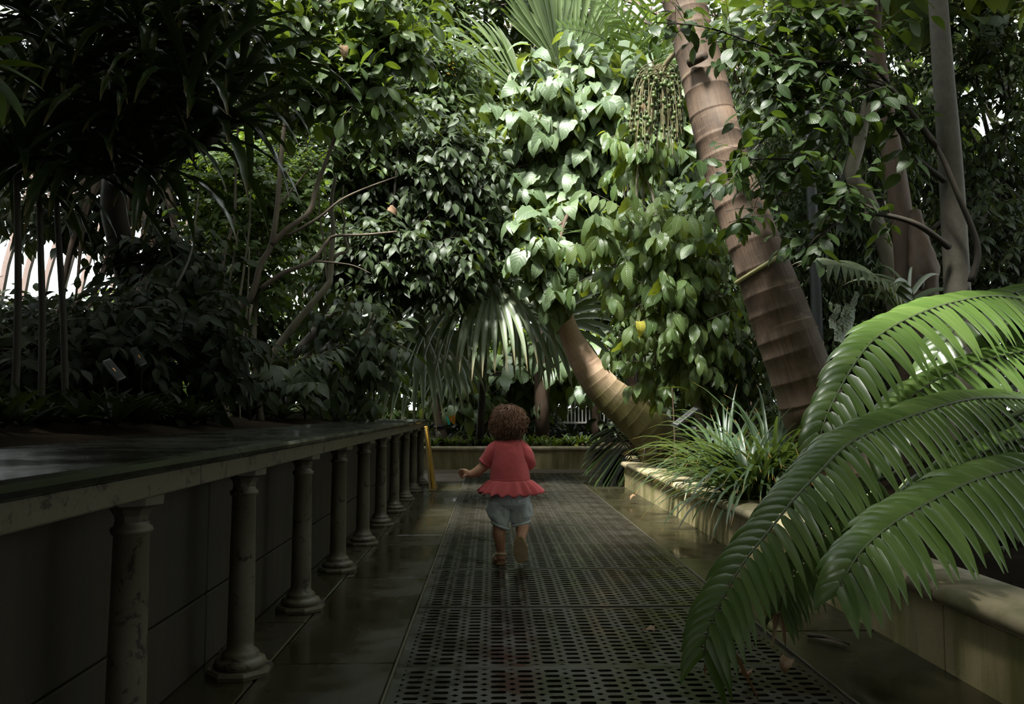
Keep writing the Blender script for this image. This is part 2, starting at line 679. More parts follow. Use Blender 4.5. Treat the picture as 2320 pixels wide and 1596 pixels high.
kerb_r = thing('stone_planter', 'low mossy sandstone planter wall with rounded coping beside the right of the walkway', 'planter', (1.5, 4.0, 0))
random.seed(5)
y = -2.0
while y < 9.7:
    y1 = min(y + 1.12, 9.75)
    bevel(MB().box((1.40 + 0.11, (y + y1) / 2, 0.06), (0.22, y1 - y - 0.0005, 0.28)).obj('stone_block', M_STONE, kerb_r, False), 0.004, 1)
    if y < 8.6:
        yy = min(y1, 8.95)
        pr = kerb_profile(0.26)
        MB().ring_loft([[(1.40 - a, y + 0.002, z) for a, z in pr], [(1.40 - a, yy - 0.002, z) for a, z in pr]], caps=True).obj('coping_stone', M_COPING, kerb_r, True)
    y = y1
bevel(MB().box((3.2, 9.66, 0.12), (3.4, 0.18, 0.25)).obj('end_wall', M_STONE, kerb_r, False), 0.01)

kerb_b = thing('stone_planter', 'pale sandstone planter wall across the far end of the walkway', 'planter', (0.3, 11.2, 0))
xs = [-4.0, -2.75, -1.49, -0.23, 1.03, 2.29, 3.55, 4.8]
for x0, x1 in zip(xs[:-1], xs[1:]):
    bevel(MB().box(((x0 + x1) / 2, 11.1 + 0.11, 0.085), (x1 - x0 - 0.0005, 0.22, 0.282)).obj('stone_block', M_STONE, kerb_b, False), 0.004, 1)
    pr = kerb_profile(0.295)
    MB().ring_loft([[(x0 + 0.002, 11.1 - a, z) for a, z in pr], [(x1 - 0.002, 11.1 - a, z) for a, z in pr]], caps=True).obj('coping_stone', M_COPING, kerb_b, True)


# ================================================================== SOIL
def soil(name, x0, x1, y0, y1, z, amp, label, n=46):
    m = MB()
    nx = n
    ny = int(n * (y1 - y0) / (x1 - x0))
    from mathutils import noise as mnoise
    vs, fs = [], []
    for j in range(ny + 1):
        for i in range(nx + 1):
            x = x0 + (x1 - x0) * i / nx
            yy = y0 + (y1 - y0) * j / ny
            e = min(1.0, min(i, nx - i, j, ny - j) / 5.0)
            h = (mnoise.noise(Vector((x * 1.3, yy * 1.3, 0))) * 0.6 + mnoise.noise(Vector((x * 6, yy * 6, 3))) * 0.35 + 0.35) * amp
            vs.append((x, yy, z + h * e + random.uniform(-0.006, 0.006)))
    for j in range(ny):
        for i in range(nx):
            a = j * (nx + 1) + i
            fs.append((a, a + 1, a + nx + 2, a + nx + 1))
    m.add(vs, fs)
    return m.obj(name, M_SOIL, None, True, label, None, 'stuff')


soil('soil', -5.4, -1.24, -2.2, 8.9, 0.695, 0.12, 'dark crumbly soil filling the raised bed')
soil('soil', 1.58, 6.3, -2.0, 9.6, 0.20, 0.10, 'dark soil behind the right planter wall')
soil('soil', -5.4, 6.3, 11.3, 16.3, 0.26, 0.12, 'dark soil in the planter across the far end')

# ================================================================== GLASSHOUSE SHELL
XL, XR, YB0, YB1 = -5.5, 6.5, -4.0, 16.5
XC, RX, RZ, Z0 = (XL + XR) / 2, (XR - XL) / 2, 7.2, 0.8


def arc(t, off=0.0):
    return Vector((XC - (RX + off) * math.cos(t), 0, Z0 + (RZ + off) * math.sin(t)))


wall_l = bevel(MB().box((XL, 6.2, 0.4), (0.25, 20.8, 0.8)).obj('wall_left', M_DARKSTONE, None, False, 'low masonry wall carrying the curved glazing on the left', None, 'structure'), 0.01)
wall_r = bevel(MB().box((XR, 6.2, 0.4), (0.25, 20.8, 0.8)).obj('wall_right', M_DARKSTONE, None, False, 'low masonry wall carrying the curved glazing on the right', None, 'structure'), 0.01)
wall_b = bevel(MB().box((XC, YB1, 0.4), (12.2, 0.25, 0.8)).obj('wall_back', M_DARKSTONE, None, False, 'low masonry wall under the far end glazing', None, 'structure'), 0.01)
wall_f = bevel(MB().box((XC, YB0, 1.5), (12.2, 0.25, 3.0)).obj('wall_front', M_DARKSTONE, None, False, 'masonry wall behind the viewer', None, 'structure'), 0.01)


def rib_mesh(t0, t1, n, w, d):
    rings = []
    for i in range(n + 1):
        t = t0 + (t1 - t0) * i / n
        a, b = arc(t, -d), arc(t, 0)
        rings.append([a + Vector((0, -w / 2, 0)), a + Vector((0, w / 2, 0)), b + Vector((0, w / 2, 0)), b + Vector((0, -w / 2, 0))])
    return MB().ring_loft(rings, caps=True)


PIT = 0.40
rib_l = rib_mesh(0, math.pi / 2, 14, 0.055, 0.055).mesh('rib', M_RIB, False)
rib_r = rib_mesh(math.pi / 2, math.pi, 14, 0.055, 0.055).mesh('rib', M_RIB, False)
nb = int((YB1 - YB0) / PIT)
roof = MB()
for yy in (0.0, 4.0, 8.0, 12.0):
    roof.box((XC, yy + 0.2, Z0 + RZ - 0.05), (0.2, 3.96, 0.14))
ceiling = roof.obj('ceiling', M_RIB, None, False, 'arched glasshouse roof with slender painted ribs and glass', None, 'structure')
for i in range(nb + 1):
    for me, par in ((rib_l, wall_l), (rib_r, wall_r)):
        o = new_obj('rib', me, par)
        o.location = (0, YB0 + i * PIT, 0)
tiers = [i * math.pi / 2 / 7 for i in range(8)]
rest = MB()
pane_cache = {}
for i in range(nb):
    y0, y1 = YB0 + i * PIT + 0.02, YB0 + (i + 1) * PIT - 0.02
    for k in range(7):
        near = (6.0 < y0 < 15 and k < 3)
        if near:
            if k not in pane_cache:
                m = MB()
                a, mid, b = arc(tiers[k], -0.02), arc((tiers[k] + tiers[k + 1]) / 2, -0.02), arc(tiers[k + 1] + 0.004, -0.012)
                m.add([a, (a.x, PIT - 0.04, a.z), mid, (mid.x, PIT - 0.04, mid.z), b, (b.x, PIT - 0.04, b.z)], [(0, 1, 3, 2), (2, 3, 5, 4)])
                pane_cache[k] = m.mesh('pane', M_GLASS, False)
            o = new_obj('pane', pane_cache[k], wall_l)
            o.location = (0, y0, 0)
        else:
            a, b = arc(tiers[k], -0.02), arc(tiers[k + 1], -0.02)
            rest.add([(a.x, y0, a.z), (a.x, y1, a.z), (b.x, y1, b.z), (b.x, y0, b.z)], [(0, 1, 2, 3)])
        a, b = arc(math.pi - tiers[k], -0.02), arc(math.pi - tiers[k + 1], -0.02)
        rest.add([(a.x, y0, a.z), (a.x, y1, a.z), (b.x, y1, b.z), (b.x, y0, b.z)], [(0, 1, 2, 3)])
rest.obj('glazing', M_GLASS, ceiling, False, kind='stuff')
# far end glazing
mull = MB()
gl = MB()
for i in range(31):
    x = XL + 12.0 * i / 30
    c = (x - XC) / RX
    top = Z0 + RZ * math.sqrt(max(0, 1 - c * c))
    if top > Z0 + 0.1:
        mull.box((x, YB1, (Z0 + top) / 2), (0.05, 0.10, top - Z0))
        if i < 30:
            c2 = (x + 0.4 - XC) / RX
            top2 = Z0 + RZ * math.sqrt(max(0, 1 - c2 * c2))
            gl.add([(x, YB1, Z0), (x + 0.4, YB1, Z0), (x + 0.4, YB1, top2), (x, YB1, top)], [(0, 1, 2, 3)])
for z in (2.4, 4.0, 5.6):
    hw = RX * math.sqrt(max(0, 1 - ((z - Z0) / RZ) ** 2))
    mull.box((XC, YB1, z), (2 * hw, 0.09, 0.05))
mull.obj('mullion', M_RIB, wall_b, False, kind='stuff')
gl.obj('glazing', M_GLASS, wall_b, False, kind='stuff')
# ================================================================== PLANT LIBRARY
UP = Vector((0, 0, 1))


def wprof(shape, t):
    if shape == 'oval':
        return math.sin(math.pi * min(1, t) ** 0.85) ** 0.75
    if shape == 'obov':
        return math.sin(math.pi * t ** 1.25) ** 0.8
    if shape == 'heart':
        return (math.sin(math.pi * (0.10 + 0.90 * t) ** 0.62) ** 0.8) * (1.0 if t > 0.02 else 0.5)
    if shape == 'lance':
        return math.sin(math.pi * t ** 0.75) ** 0.9
    if shape == 'acum':
        return (math.sin(math.pi * t ** 0.7) ** 1.0) * (1 - 0.25 * t) * 1.1
    return math.sin(math.pi * t)


def leaf_tpl(w, shape='oval', nseg=6, cross=4, fold=0.18, curl=0.25, wave=0.0, twist=0.0, petiole=0.10, seed=0):
    rr = random.Random(seed)
    V, UV, F = [], [], []
    m = cross + 1
    ph = rr.random() * 6
    z = 0.0
    yy = 0.0
    ang = rr.uniform(0.0, 0.15)
    step = (1.0 - petiole) / nseg
    ca = curl * rr.uniform(0.5, 1.5)
    pts = []
    for i in range(nseg + 1):
        pts.append((petiole + yy, z))
        yy += step * math.cos(ang)
        z -= step * math.sin(ang)
        ang += ca / nseg * (1 + i / nseg)
    for i, (py, pz) in enumerate(pts):
        t = i / nseg
        ww = w * 0.5 * max(0.03, wprof(shape, min(max(t, 0.03), 0.985)))
        tw = twist * t
        for k in range(m):
            u = k / cross * 2 - 1
            x = u * ww
            dz = abs(u) * ww * fold * 2 * (1 - 0.4 * t)
            if cross >= 4: dz -= (abs(u) ** 2) * ww * fold * 0.9
            if wave: dz += wave * w * math.sin(ph + t * 19 + (0 if u < 0 else 2.1)) * abs(u) ** 1.5
            V.append((x * math.cos(tw) - dz * math.sin(tw), py, pz + dz * math.cos(tw) + x * math.sin(tw)))
            UV.append(((u + 1) / 2, t))
    for i in range(nseg):
        for k in range(cross):
            a = i * m + k
            F.append((a, a + 1, a + m + 1, a + m))
    if petiole > 0.02 and cross >= 4:
        b = len(V)
        pw = 0.012
        V += [(-pw, 0, 0.0), (pw, 0, 0.0), (pw, petiole + 0.03, -0.004), (-pw, petiole + 0.03, -0.004)]
        UV += [(0.49, 0.01), (0.51, 0.01), (0.51, 0.02), (0.49, 0.02)]
        F.append((b, b + 1, b + 2, b + 3))
    return np.array(V, dtype=np.float32), np.array(F, dtype=np.int32), np.array(UV, dtype=np.float32)


class Species:
    def __init__(self, name, mat, w, shape, fold=0.18, curl=0.3, wave=0.0, nvar=4, petiole=0.1, part='leaf', twist=0.25):
        self.part = part
        self.mat = mat
        self.hi, self.lo = [], []
        for s in range(nvar):
            tw = random.Random(s).uniform(-twist, twist)
            V, F, UV = leaf_tpl(w, shape, 6, 4, fold, curl, wave, tw, petiole, s)
            self.hi.append(mesh_np(part, V, F, UV, mat))
            self.lo.append(leaf_tpl(w, shape, 4, 2, fold, curl, 0, tw, petiole, s))


def bake_leaves(name, sp, mats, var, parent, tpls=None):
    """join many leaves into one mesh: mats (N,4,4)"""
    tpls = tpls or sp.lo
    Vs, Fs, UVs, off = [], [], [], 0
    for k, (V, F, UV) in enumerate(tpls):
        M = mats[var == k]
        if not len(M): continue
        W = np.einsum('nij,vj->nvi', M[:, :3, :3], V) + M[:, None, :3, 3]
        n, nv = len(M), len(V)
        Vs.append(W.reshape(-1, 3))
        Fs.append((F[None] + (np.arange(n) * nv)[:, None, None]).reshape(-1, 4) + off)
        UVs.append(np.tile(UV, (n, 1)))
        off += n * nv
    if not Vs: return None
    me = mesh_np(name, np.concatenate(Vs), np.concatenate(Fs), np.concatenate(UVs), sp.mat)
    o = new_obj(name, me, parent)
    o['kind'] = 'stuff'
    return o


def rv(a=1.0):
    return Vector((random.uniform(-a, a), random.uniform(-a, a), random.uniform(-a, a)))


def frame_mat(p, d, n, s):
    y = d.normalized()
    x = y.cross(n)
    if x.length < 1e-4: x = y.cross(Vector((0.3, 0.9, 0.1)))
    x.normalize()
    z = x.cross(y)
    return ((x.x * s, y.x * s, z.x * s, p.x), (x.y * s, y.y * s, z.y * s, p.y), (x.z * s, y.z * s, z.z * s, p.z), (0, 0, 0, 1))


class Plant:
    def __init__(self, name, label, cat, loc, sp, bark, group=None, face=0.4):
        self.root = thing(name, label, cat, loc, group)
        self.sp, self.bark, self.face = sp, bark, face
        self.M, self.tw = [], MB()

    def leaf(self, p, d, n, s):
        self.M.append(frame_mat(p, d, n, s))

    def limb(self, pts, radii, name='branch', n=7, sub=5, parent=None, mat=None):
        q = catmull(pts, sub)
        if not hasattr(radii, '__len__'): radii = [radii] * len(pts)
        rr = interp(radii, sub)
        return MB().tube(q, rr, n, vscale=2).obj(name, mat or self.bark, parent or self.root)

    def spray(self, p, d, L, k, size, droop=0.5, ldroop=0.6, spread=1.0, mode='alt', twig=0.004, start=0.15, jit=0.25):
        d = d.normalized()
        pts = [p.copy()]
        q = p.copy()
        ns = 5
        for i in range(ns):
            d = (d + Vector((0, 0, -droop / ns)) + rv(0.12)).normalized()
            q = q + d * (L / ns)
            pts.append(q.copy())
        if twig: self.tw.tube(pts, [twig * (1 - 0.7 * i / ns) for i in range(ns + 1)], 3, caps=False)
        side = d.cross(UP)
        if side.length < 0.1: side = Vector((1, 0, 0))
        side.normalize()
        roll = random.uniform(0, 6.28)
        for i in range(k):
            t = start + (1 - start) * i / max(1, k - 1)
            f = t * ns
            a = min(int(f), ns - 1)
            pp = pts[a].lerp(pts[a + 1], f - a)
            dd = (pts[a + 1] - pts[a]).normalized()
            if mode == 'alt': sides = [1 if i % 2 else -1]
            elif mode == 'opp': sides = [1, -1]
            else: sides = [0]
            for s in sides:
                if mode == 'spiral':
                    an = roll + i * 2.4
                    up2 = side.cross(dd)
                    sv = side * math.cos(an) + up2 * math.sin(an)
                    s = 1
                else:
                    sv = side
                last = (i == k - 1 and s >= 0)
                ld = dd * (1.2 if last else 0.55) + sv * (s * spread * (0.3 if last else 1)) + rv(jit) + Vector((0, 0, -ldroop * random.uniform(0.5, 1.4)))
                nn = UP * 0.9 + Vector((0, -self.face, 0)) + rv(0.62)
                self.leaf(pp, ld, nn, size * random.uniform(0.6, 1.25))

    def crown(self, c, r, n, L, k, size, droop=0.5, ldroop=0.6, shell=0.5, front=0.0, inward=0.0, mode='alt', spread=1.0, twig=0.004, up=0.15, jit=0.25, limb_from=None, nlimb=0, limb_r=0.02):
        c = Vector(c)
        r = Vector(r)
        ends = []
        for i in range(n):
            while True:
                u = rv()
                if 0.05 < u.length < 1: break
            u.normalize()
            if front and random.random() < front: u.y = -abs(u.y)
            rad = shell + (1 - shell) * random.random() ** 0.6
            p = c + Vector((u.x * r.x, u.y * r.y, u.z * r.z)) * rad
            d = Vector((u.x, u.y, u.z * 0.6 + up)) + rv(0.5)
            self.spray(p - d.normalized() * L * 0.5, d, L * random.uniform(0.7, 1.25), k, size, droop, ldroop, spread, mode, twig, jit=jit)
            ends.append(p)
        if limb_from is not None and nlimb:
            a = Vector(limb_from)
            for p in random.sample(ends, min(nlimb, len(ends))):
                mid = a.lerp(p, 0.5) + rv(0.12) * (p - a).length
                q = a.lerp(p, random.uniform(0.0, 0.12))
                self.limb([q, mid, p], [limb_r, limb_r * 0.65, limb_r * 0.2], n=6)

    def finish(self, n_obj, other=None):
        if self.tw.v:
            o = self.tw.obj('twigs', self.bark, self.root)
            o['kind'] = 'stuff'
        if not self.M: return
        M = np.array(self.M, dtype=np.float64)
        var = RNG.integers(0, len(self.sp.lo), len(M))
        pos = M[:, :3, 3] + M[:, :3, 1] * 0.5
        s = np.linalg.norm(M[:, :3, 1], axis=1)
        px, py, z = project_np(pos)
        inside = (px > -40) & (px < 2360) & (py > -40) & (py < 1640) & (z > 0.3)
        score = np.where(inside, s / np.maximum(z, 0.3), 0)
        # leaves with nothing of their own plant in front show largest: prefer the outer, nearer ones
        depth_rank = np.argsort(np.argsort(z))
        score = score * (1.6 - depth_rank / max(1, len(z)))
        idx = np.argsort(-score)
        pick = [i for i in idx[:n_obj] if score[i] > 0]
        for i in pick:
            o = new_obj(self.sp.part, self.sp.hi[var[i]], self.root)
            o.matrix_basis = Matrix(M[i].tolist())
        keep = np.ones(len(M), bool)
        keep[pick] = False
        bake_leaves('foliage', self.sp, M[keep], var[keep], self.root)


def bent_path(p, d, L, n, droop, power=1.0):
    """points of an arc that starts at p along d and sags"""
    pts = [Vector(p)]
    d = Vector(d).normalized()
    q = Vector(p)
    for i in range(n):
        q = q + d * (L / n)
        d = (d + Vector((0, 0, -droop / n * (0.4 + 1.2 * (i / n) ** power)))).normalized()
        pts.append(q.copy())
    return pts


def strap_leaf(name, p, d, L, w, droop, mat, parent, n=9, fold=0.22, wave=0.0, serrate=0.0, shape='strap'):
    pts = bent_path(p, d, L, n, droop)
    side = Vector(d).cross(UP)
    if side.length < 0.05: side = Vector((random.uniform(-1, 1), random.uniform(-1, 1), 0))
    side.normalize()
    ws = []
    for i in range(n + 1):
        t = i / n
        if shape == 'strap': ws.append(w * max(0.04, min(1, 0.55 + 1.6 * t) * (1 - t ** 3)))
        else: ws.append(w * max(0.04, math.sin(math.pi * min(0.985, 0.06 + 0.94 * t)) ** 0.8))
    if serrate: ws = [w_ * (1 + serrate * (1 if i % 2 else -1)) for i, w_ in enumerate(ws)]
    return MB().ribbon(pts, ws, side, fold, wave=wave).obj(name, mat, parent)


def feather_frond(root, rachis, lens, width, mat, stem_mat, count, up=None, droop=0.6, sweep=0.55, name='frond', fold=0.2, rad=0.012, start=0.06, stiff=7, split=0.0, lift=0.15, sides=(1, -1), across=None, hang=0.0):
    """pinnate leaf: rachis polyline with a pair of leaflets at each node; leaflets are parts of the frond"""
    q = catmull(rachis, 10)
    seg = [0]
    for a, b in zip(q[:-1], q[1:]): seg.append(seg[-1] + (b - a).length)
    T = seg[-1]
    fr = MB().tube(q, [rad * (1 - 0.8 * s / T) + 0.0015 for s in seg], 6).obj(name, stem_mat, root)

    def at(s):
        for i in range(len(q) - 1):
            if seg[i + 1] >= s: break
        f = (s - seg[i]) / max(1e-6, seg[i + 1] - seg[i])
        return q[i].lerp(q[i + 1], f), (q[i + 1] - q[i]).normalized()

    for i in range(count):
        t = start + (1 - start) * (i + 0.5) / count
        p, tg = at(t * T)
        u = Vector(up) if up is not None else UP
        sd = tg.cross(u)
        if sd.length < 0.05: sd = Vector((1, 0, 0))
        sd.normalize()
        nu = sd.cross(tg)
        ll = lens(t)
        for s in sides:
            sw = sweep + max(0, t - 0.75)
            dr = droop
            if hang and (sd * s).y < 0:                      # the side towards the path hangs down
                sw, dr = -hang + 1.6 * max(0, t - 0.7), droop * 1.7
            d = tg * sw + sd * s + nu * lift + rv(0.05)
            L = ll * random.uniform(0.9, 1.06)
            if hang:
                if (sd * s).y < 0:
                    d = tg * (0.02 + 1.3 * max(0, t - 0.7)) + sd * s * 0.62 + UP * -0.62 + nu * 0.25 + rv(0.06)
                    dr, L = 0.75, L * 1.18
                else:
                    d = tg * (sw + 0.15) + sd * s * 0.85 + nu * 0.28 + rv(0.06)
                    dr, L = 1.5, L * 0.86
            n = stiff
            pts = bent_path(p + sd * s * rad * 0.5, d, L, n, dr * random.uniform(0.85, 1.15), 0.6 if hang else 1.0)
            ws = [width * max(0.06, min(1, 0.45 + 4.5 * k / n) * (1 - (k / n) ** 2.6)) for k in range(n + 1)]
            MB().ribbon(pts, ws, (tg * 1.0 - d.normalized() * tg.dot(d.normalized())), fold).obj('leaflet', mat, fr)
    return fr


def fan_frond(root, base, hub, axis, nrm, R, nseg, mat, stem_mat, droop=1.0, spread=150, width=0.05, split=0.55, name='fan_leaf', jit=0.06):
    """palmate leaf: petiole from base to hub, segments radiating in the plane (axis, nrm x axis)"""
    base, hub = Vector(base), Vector(hub)
    ax = Vector(axis).normalized()
    nn = Vector(nrm)
    nn = (nn - ax * nn.dot(ax)).normalized()
    sd = ax.cross(nn)
    mid = base.lerp(hub, 0.55) + UP * 0.06 * (hub - base).length
    fr = MB().tube(catmull([base, mid, hub], 6), [0.014] * 12 + [0.01], 6).obj(name, stem_mat, root)
    for i in range(nseg):
        a = R_(-spread + 2 * spread * i / (nseg - 1)) + random.uniform(-jit, jit) * 0.4
        d = ax * math.cos(a) + sd * math.sin(a) + nn * (0.10 + random.uniform(-jit, jit))
        L = R * (1 - 0.28 * (abs(a) / R_(spread)) ** 2) * random.uniform(0.92, 1.05)
        n = 10
        pts = [hub.copy()]
        q = hub.copy()
        dd = d.normalized()
        for k in range(n):
            t = k / n
            q = q + dd * (L / n)
            if t > split * 0.6:
                dd = (dd + Vector((0, 0, -droop * random.uniform(0.8, 1.2) / n * (1 + 2.2 * (t - split * 0.6))))).normalized()
            pts.append(q.copy())
        ws = []
        full = 2 * R * split * math.sin(R_(spread) / nseg) * 1.15
        for k in range(n + 1):
            t = k / n
            if t < split: ws.append(max(0.003, full * t / split))
            else: ws.append(max(0.003, full * (1 - ((t - split) / (1 - split)) ** 1.4)))
        acr = (-ax * math.sin(a) + sd * math.cos(a))
        MB().ribbon(pts, ws, acr, 0.28).obj('segment', mat, fr)
    return fr
# ================================================================== PLANT MATERIALS AND SPECIES
M_BARK_DARK = bark_material('dark_bark', (0.012, 0.008, 0.005), (0.034, 0.024, 0.016))
M_BARK_PALE = bark_material('pale_bark', (0.075, 0.062, 0.042), (0.155, 0.132, 0.092), 14)
M_BARK_GREY = bark_material('grey_bark', (0.034, 0.028, 0.020), (0.070, 0.059, 0.044), 22, stretch=(1, 1, 0.8), bump=0.25)
M_BARK_BROWN = bark_material('brown_bark', (0.036, 0.021, 0.012), (0.088, 0.053, 0.033), 16)
M_STEM_GREEN = plain('green_stem', (0.05, 0.07, 0.022), 0.5)

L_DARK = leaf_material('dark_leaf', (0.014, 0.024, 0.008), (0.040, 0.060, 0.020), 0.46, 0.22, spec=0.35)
L_SHADED = leaf_material('shaded_leaf', (0.006, 0.010, 0.004), (0.018, 0.026, 0.010), 0.6, 0.15, spec=0.12)  # leaf colour darkened to carry the shade of the left bed
L_MID = leaf_material('green_leaf', (0.020, 0.038, 0.009), (0.062, 0.094, 0.024), 0.42, 0.28, spec=0.32)
L_LIGHT = leaf_material('fresh_leaf', (0.030, 0.060, 0.012), (0.085, 0.130, 0.030), 0.44, 0.30, spec=0.3)
L_BIG = leaf_material('broad_leaf', (0.055, 0.088, 0.040), (0.15, 0.20, 0.105), 0.45, 0.25, (0.30, 0.36, 0.03), veins=7, vein_amt=0.30, bump=0.45)
L_COFFEE = leaf_material('ribbed_leaf', (0.060, 0.105, 0.032), (0.160, 0.215, 0.078), 0.36, 0.28, (0.38, 0.44, 0.03), veins=11, vein_amt=0.25, bump=0.9)
L_FINE = leaf_material('narrow_leaf', (0.016, 0.030, 0.009), (0.048, 0.072, 0.024), 0.44, 0.25, veins=1, spec=0.3)
L_STRAP = leaf_material('strap_leaf', (0.012, 0.022, 0.008), (0.028, 0.048, 0.016), 0.30, 0.10, veins=1, bump=0.05, tip=(0.85, (0.10, 0.07, 0.03)))
L_CYCAD = leaf_material('feather_leaflet', (0.046, 0.086, 0.016), (0.085, 0.130, 0.032), 0.30, 0.14, (0.16, 0.28, 0.03), veins=1, vein_amt=0.25, bump=0.1)
L_FAN = leaf_material('fan_leaflet', (0.11, 0.14, 0.085), (0.19, 0.22, 0.14), 0.36, 0.22, (0.18, 0.26, 0.05), veins=1, vein_amt=0.3, bump=0.1, tip=(0.82, (0.20, 0.15, 0.08)))
L_FAN2 = leaf_material('tall_fan_leaflet', (0.050, 0.080, 0.022), (0.10, 0.135, 0.045), 0.42, 0.22, (0.20, 0.30, 0.04), veins=1, vein_amt=0.3, bump=0.1)
L_GRASS = leaf_material('grass_blade', (0.032, 0.058, 0.026), (0.070, 0.108, 0.050), 0.36, 0.22, veins=1, vein_amt=0.2, bump=0.1, tip=(0.90, (0.30, 0.16, 0.04)))
L_DEAD = leaf_material('dead_leaf', (0.16, 0.085, 0.045), (0.30, 0.19, 0.11), 0.7, 0.15, (0.4, 0.2, 0.08), bump=0.3)

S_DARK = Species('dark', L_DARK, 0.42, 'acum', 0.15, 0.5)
S_SHADED = Species('black', L_SHADED, 0.42, 'acum', 0.15, 0.5)  # same shape as the dark leaf, shade put into its colour
S_MID = Species('mid', L_MID, 0.40, 'oval', 0.15, 0.5)
S_OBOV = Species('obov', L_MID, 0.42, 'obov', 0.18, 0.35)
S_LIGHT = Species('light', L_LIGHT, 0.40, 'oval', 0.10, 0.4)
S_BIG = Species('big', L_BIG, 0.62, 'heart', 0.12, 0.85, wave=0.055, nvar=6, twist=0.5)
S_COFFEE = Species('coffee', L_COFFEE, 0.44, 'oval', 0.14, 0.6, wave=0.05)
S_FINE = Species('fine', L_FINE, 0.20, 'lance', 0.15, 0.6)
L_OVATE = leaf_material('ovate_leaf', (0.012, 0.026, 0.007), (0.040, 0.066, 0.018), 0.42, 0.26, spec=0.32)
S_OVATE = Species('ovate', L_OVATE, 0.52, 'oval', 0.15, 0.4)


def ell(px, py, a, b, Y, ry):
    """ellipsoid centre and radii from where it stands and how large it is there"""
    return P(px, py, Y), (a * Y / FPX, ry, b * Y / FPX)


# ================================================================== BIG LEANING PALM ON THE RIGHT
def ringed_trunk(name, pts, radii, sub, nr, mat, parent, tilt=0.0, n=28, bump=0.03):
    q = catmull(pts, sub)
    rr = interp(radii, sub)
    # dense resample so that each leaf scar is a proud ring
    seg = [0]
    for a, b in zip(q[:-1], q[1:]): seg.append(seg[-1] + (b - a).length)
    T = seg[-1]
    out, ro = [], []
    random.seed(42)
    scars = sorted(random.uniform(-0.2, 0.2) * T / nr + T * (i + 0.5) / nr for i in range(nr))
    samples = set(np.linspace(0, T, 40))
    for s in scars:
        for d in (-0.014, -0.004, 0.0, 0.005, 0.012): samples.add(min(T, max(0, s + d)))
    for s in sorted(samples):
        i = max(0, min(len(q) - 2, int(np.searchsorted(seg, s)) - 1))
        f = (s - seg[i]) / max(1e-6, seg[i + 1] - seg[i])
        out.append(q[i].lerp(q[i + 1], f))
        r = rr[i] + (rr[i + 1] - rr[i]) * f
        d = min(abs(s - c) for c in scars)
        ro.append(r * (1 + (bump if d < 0.006 else 0.0) - 0.006 * random.random()))
    return MB().tube(out, ro, n, vscale=1.0).obj(name, mat, parent)


def palm_bark(name, c1, c2, line, moss_lo=None, moss_hi=None):
    k = NT(name)
    uv = k.coord('UV')
    mp = k.n('ShaderNodeMapping')
    mp.inputs['Scale'].default_value = (70, 3.0, 1)
    k.l(uv, mp.inputs[0])
    fib = k.noise(1.0, 4, 0.7, mp.outputs[0])
    mp2 = k.n('ShaderNodeMapping')
    mp2.inputs['Scale'].default_value = (3, 22, 1)
    k.l(uv, mp2.inputs[0])
    band = k.noise(1.0, 4, 0.6, mp2.outputs[0], 0.4)
    vec = k.coord('Object')
    big = k.noise(5, 4, 0.6, vec)
    col = k.ramp(k.math('ADD', k.math('MULTIPLY', fib, 0.55), k.math('MULTIPLY', big, 0.45)), [(0.32, c1), (0.66, c2)])
    col = k.mix(k.ramp(band, [(0.60, 0.0), (0.68, 0.7)]), col, line)
    if moss_lo:
        sz = k.n('ShaderNodeSeparateXYZ')
        k.l(vec, sz.inputs[0])
        f = k.math('ADD', sz.outputs[2], k.math('MULTIPLY', big, 0.5))
        f = k.math('SUBTRACT', 1.0, k.math('MINIMUM', k.math('MAXIMUM', k.math('DIVIDE', k.math('SUBTRACT', f, moss_lo[0]), moss_lo[1]), 0.0), 1.0))
        col = k.mix(f, col, k.mix(fib, moss_hi, tuple(2.2 * c for c in moss_hi)))
    k.setc(col)
    k.setr(0.72)
    k.bump(k.math('ADD', fib, k.math('MULTIPLY', band, 0.5)), 0.6, 0.008)
    return k.m


M_PALM = palm_bark('palm_bark', (0.040, 0.023, 0.014), (0.150, 0.092, 0.060), (0.24, 0.165, 0.11), (0.55, 0.8), (0.055, 0.030, 0.016))
M_PALM2 = palm_bark('bottle_palm_bark', (0.34, 0.21, 0.14), (0.52, 0.35, 0.25), (0.24, 0.13, 0.08), (1.12, 0.5), (0.050, 0.042, 0.010))

palm = thing('leaning_palm', 'tall palm, thick ringed brown trunk leaning over the right planter', 'palm tree', P(1905, 1120, 5.0))
tp = [P(1925, 1150, 4.95), P(1862, 985, 5.0), P(1815, 850, 5.0), P(1768, 720, 5.02), P(1722, 590, 5.05), P(1672, 455, 5.1), P(1626, 310, 5.15), P(1588, 150, 5.2), P(1548, 0, 5.3), P(1500, -180, 5.4), P(1440, -420, 5.6)]
palm_trunk = ringed_trunk('trunk', tp, [0.215, 0.200, 0.193, 0.187, 0.168, 0.158, 0.150, 0.146, 0.140, 0.135, 0.12], 24, 34, M_PALM, palm)
# cut branch stub
sd = (P(1600, 128, 5.0) - P(1570, 140, 5.1)).normalized()
st = MB().tube([P(1560, 142, 5.05), P(1585, 132, 5.0), P(1597, 125, 4.95)], [0.035, 0.030, 0.028], 10)
st.obj('cut_stub', M_BARK_BROWN, palm)
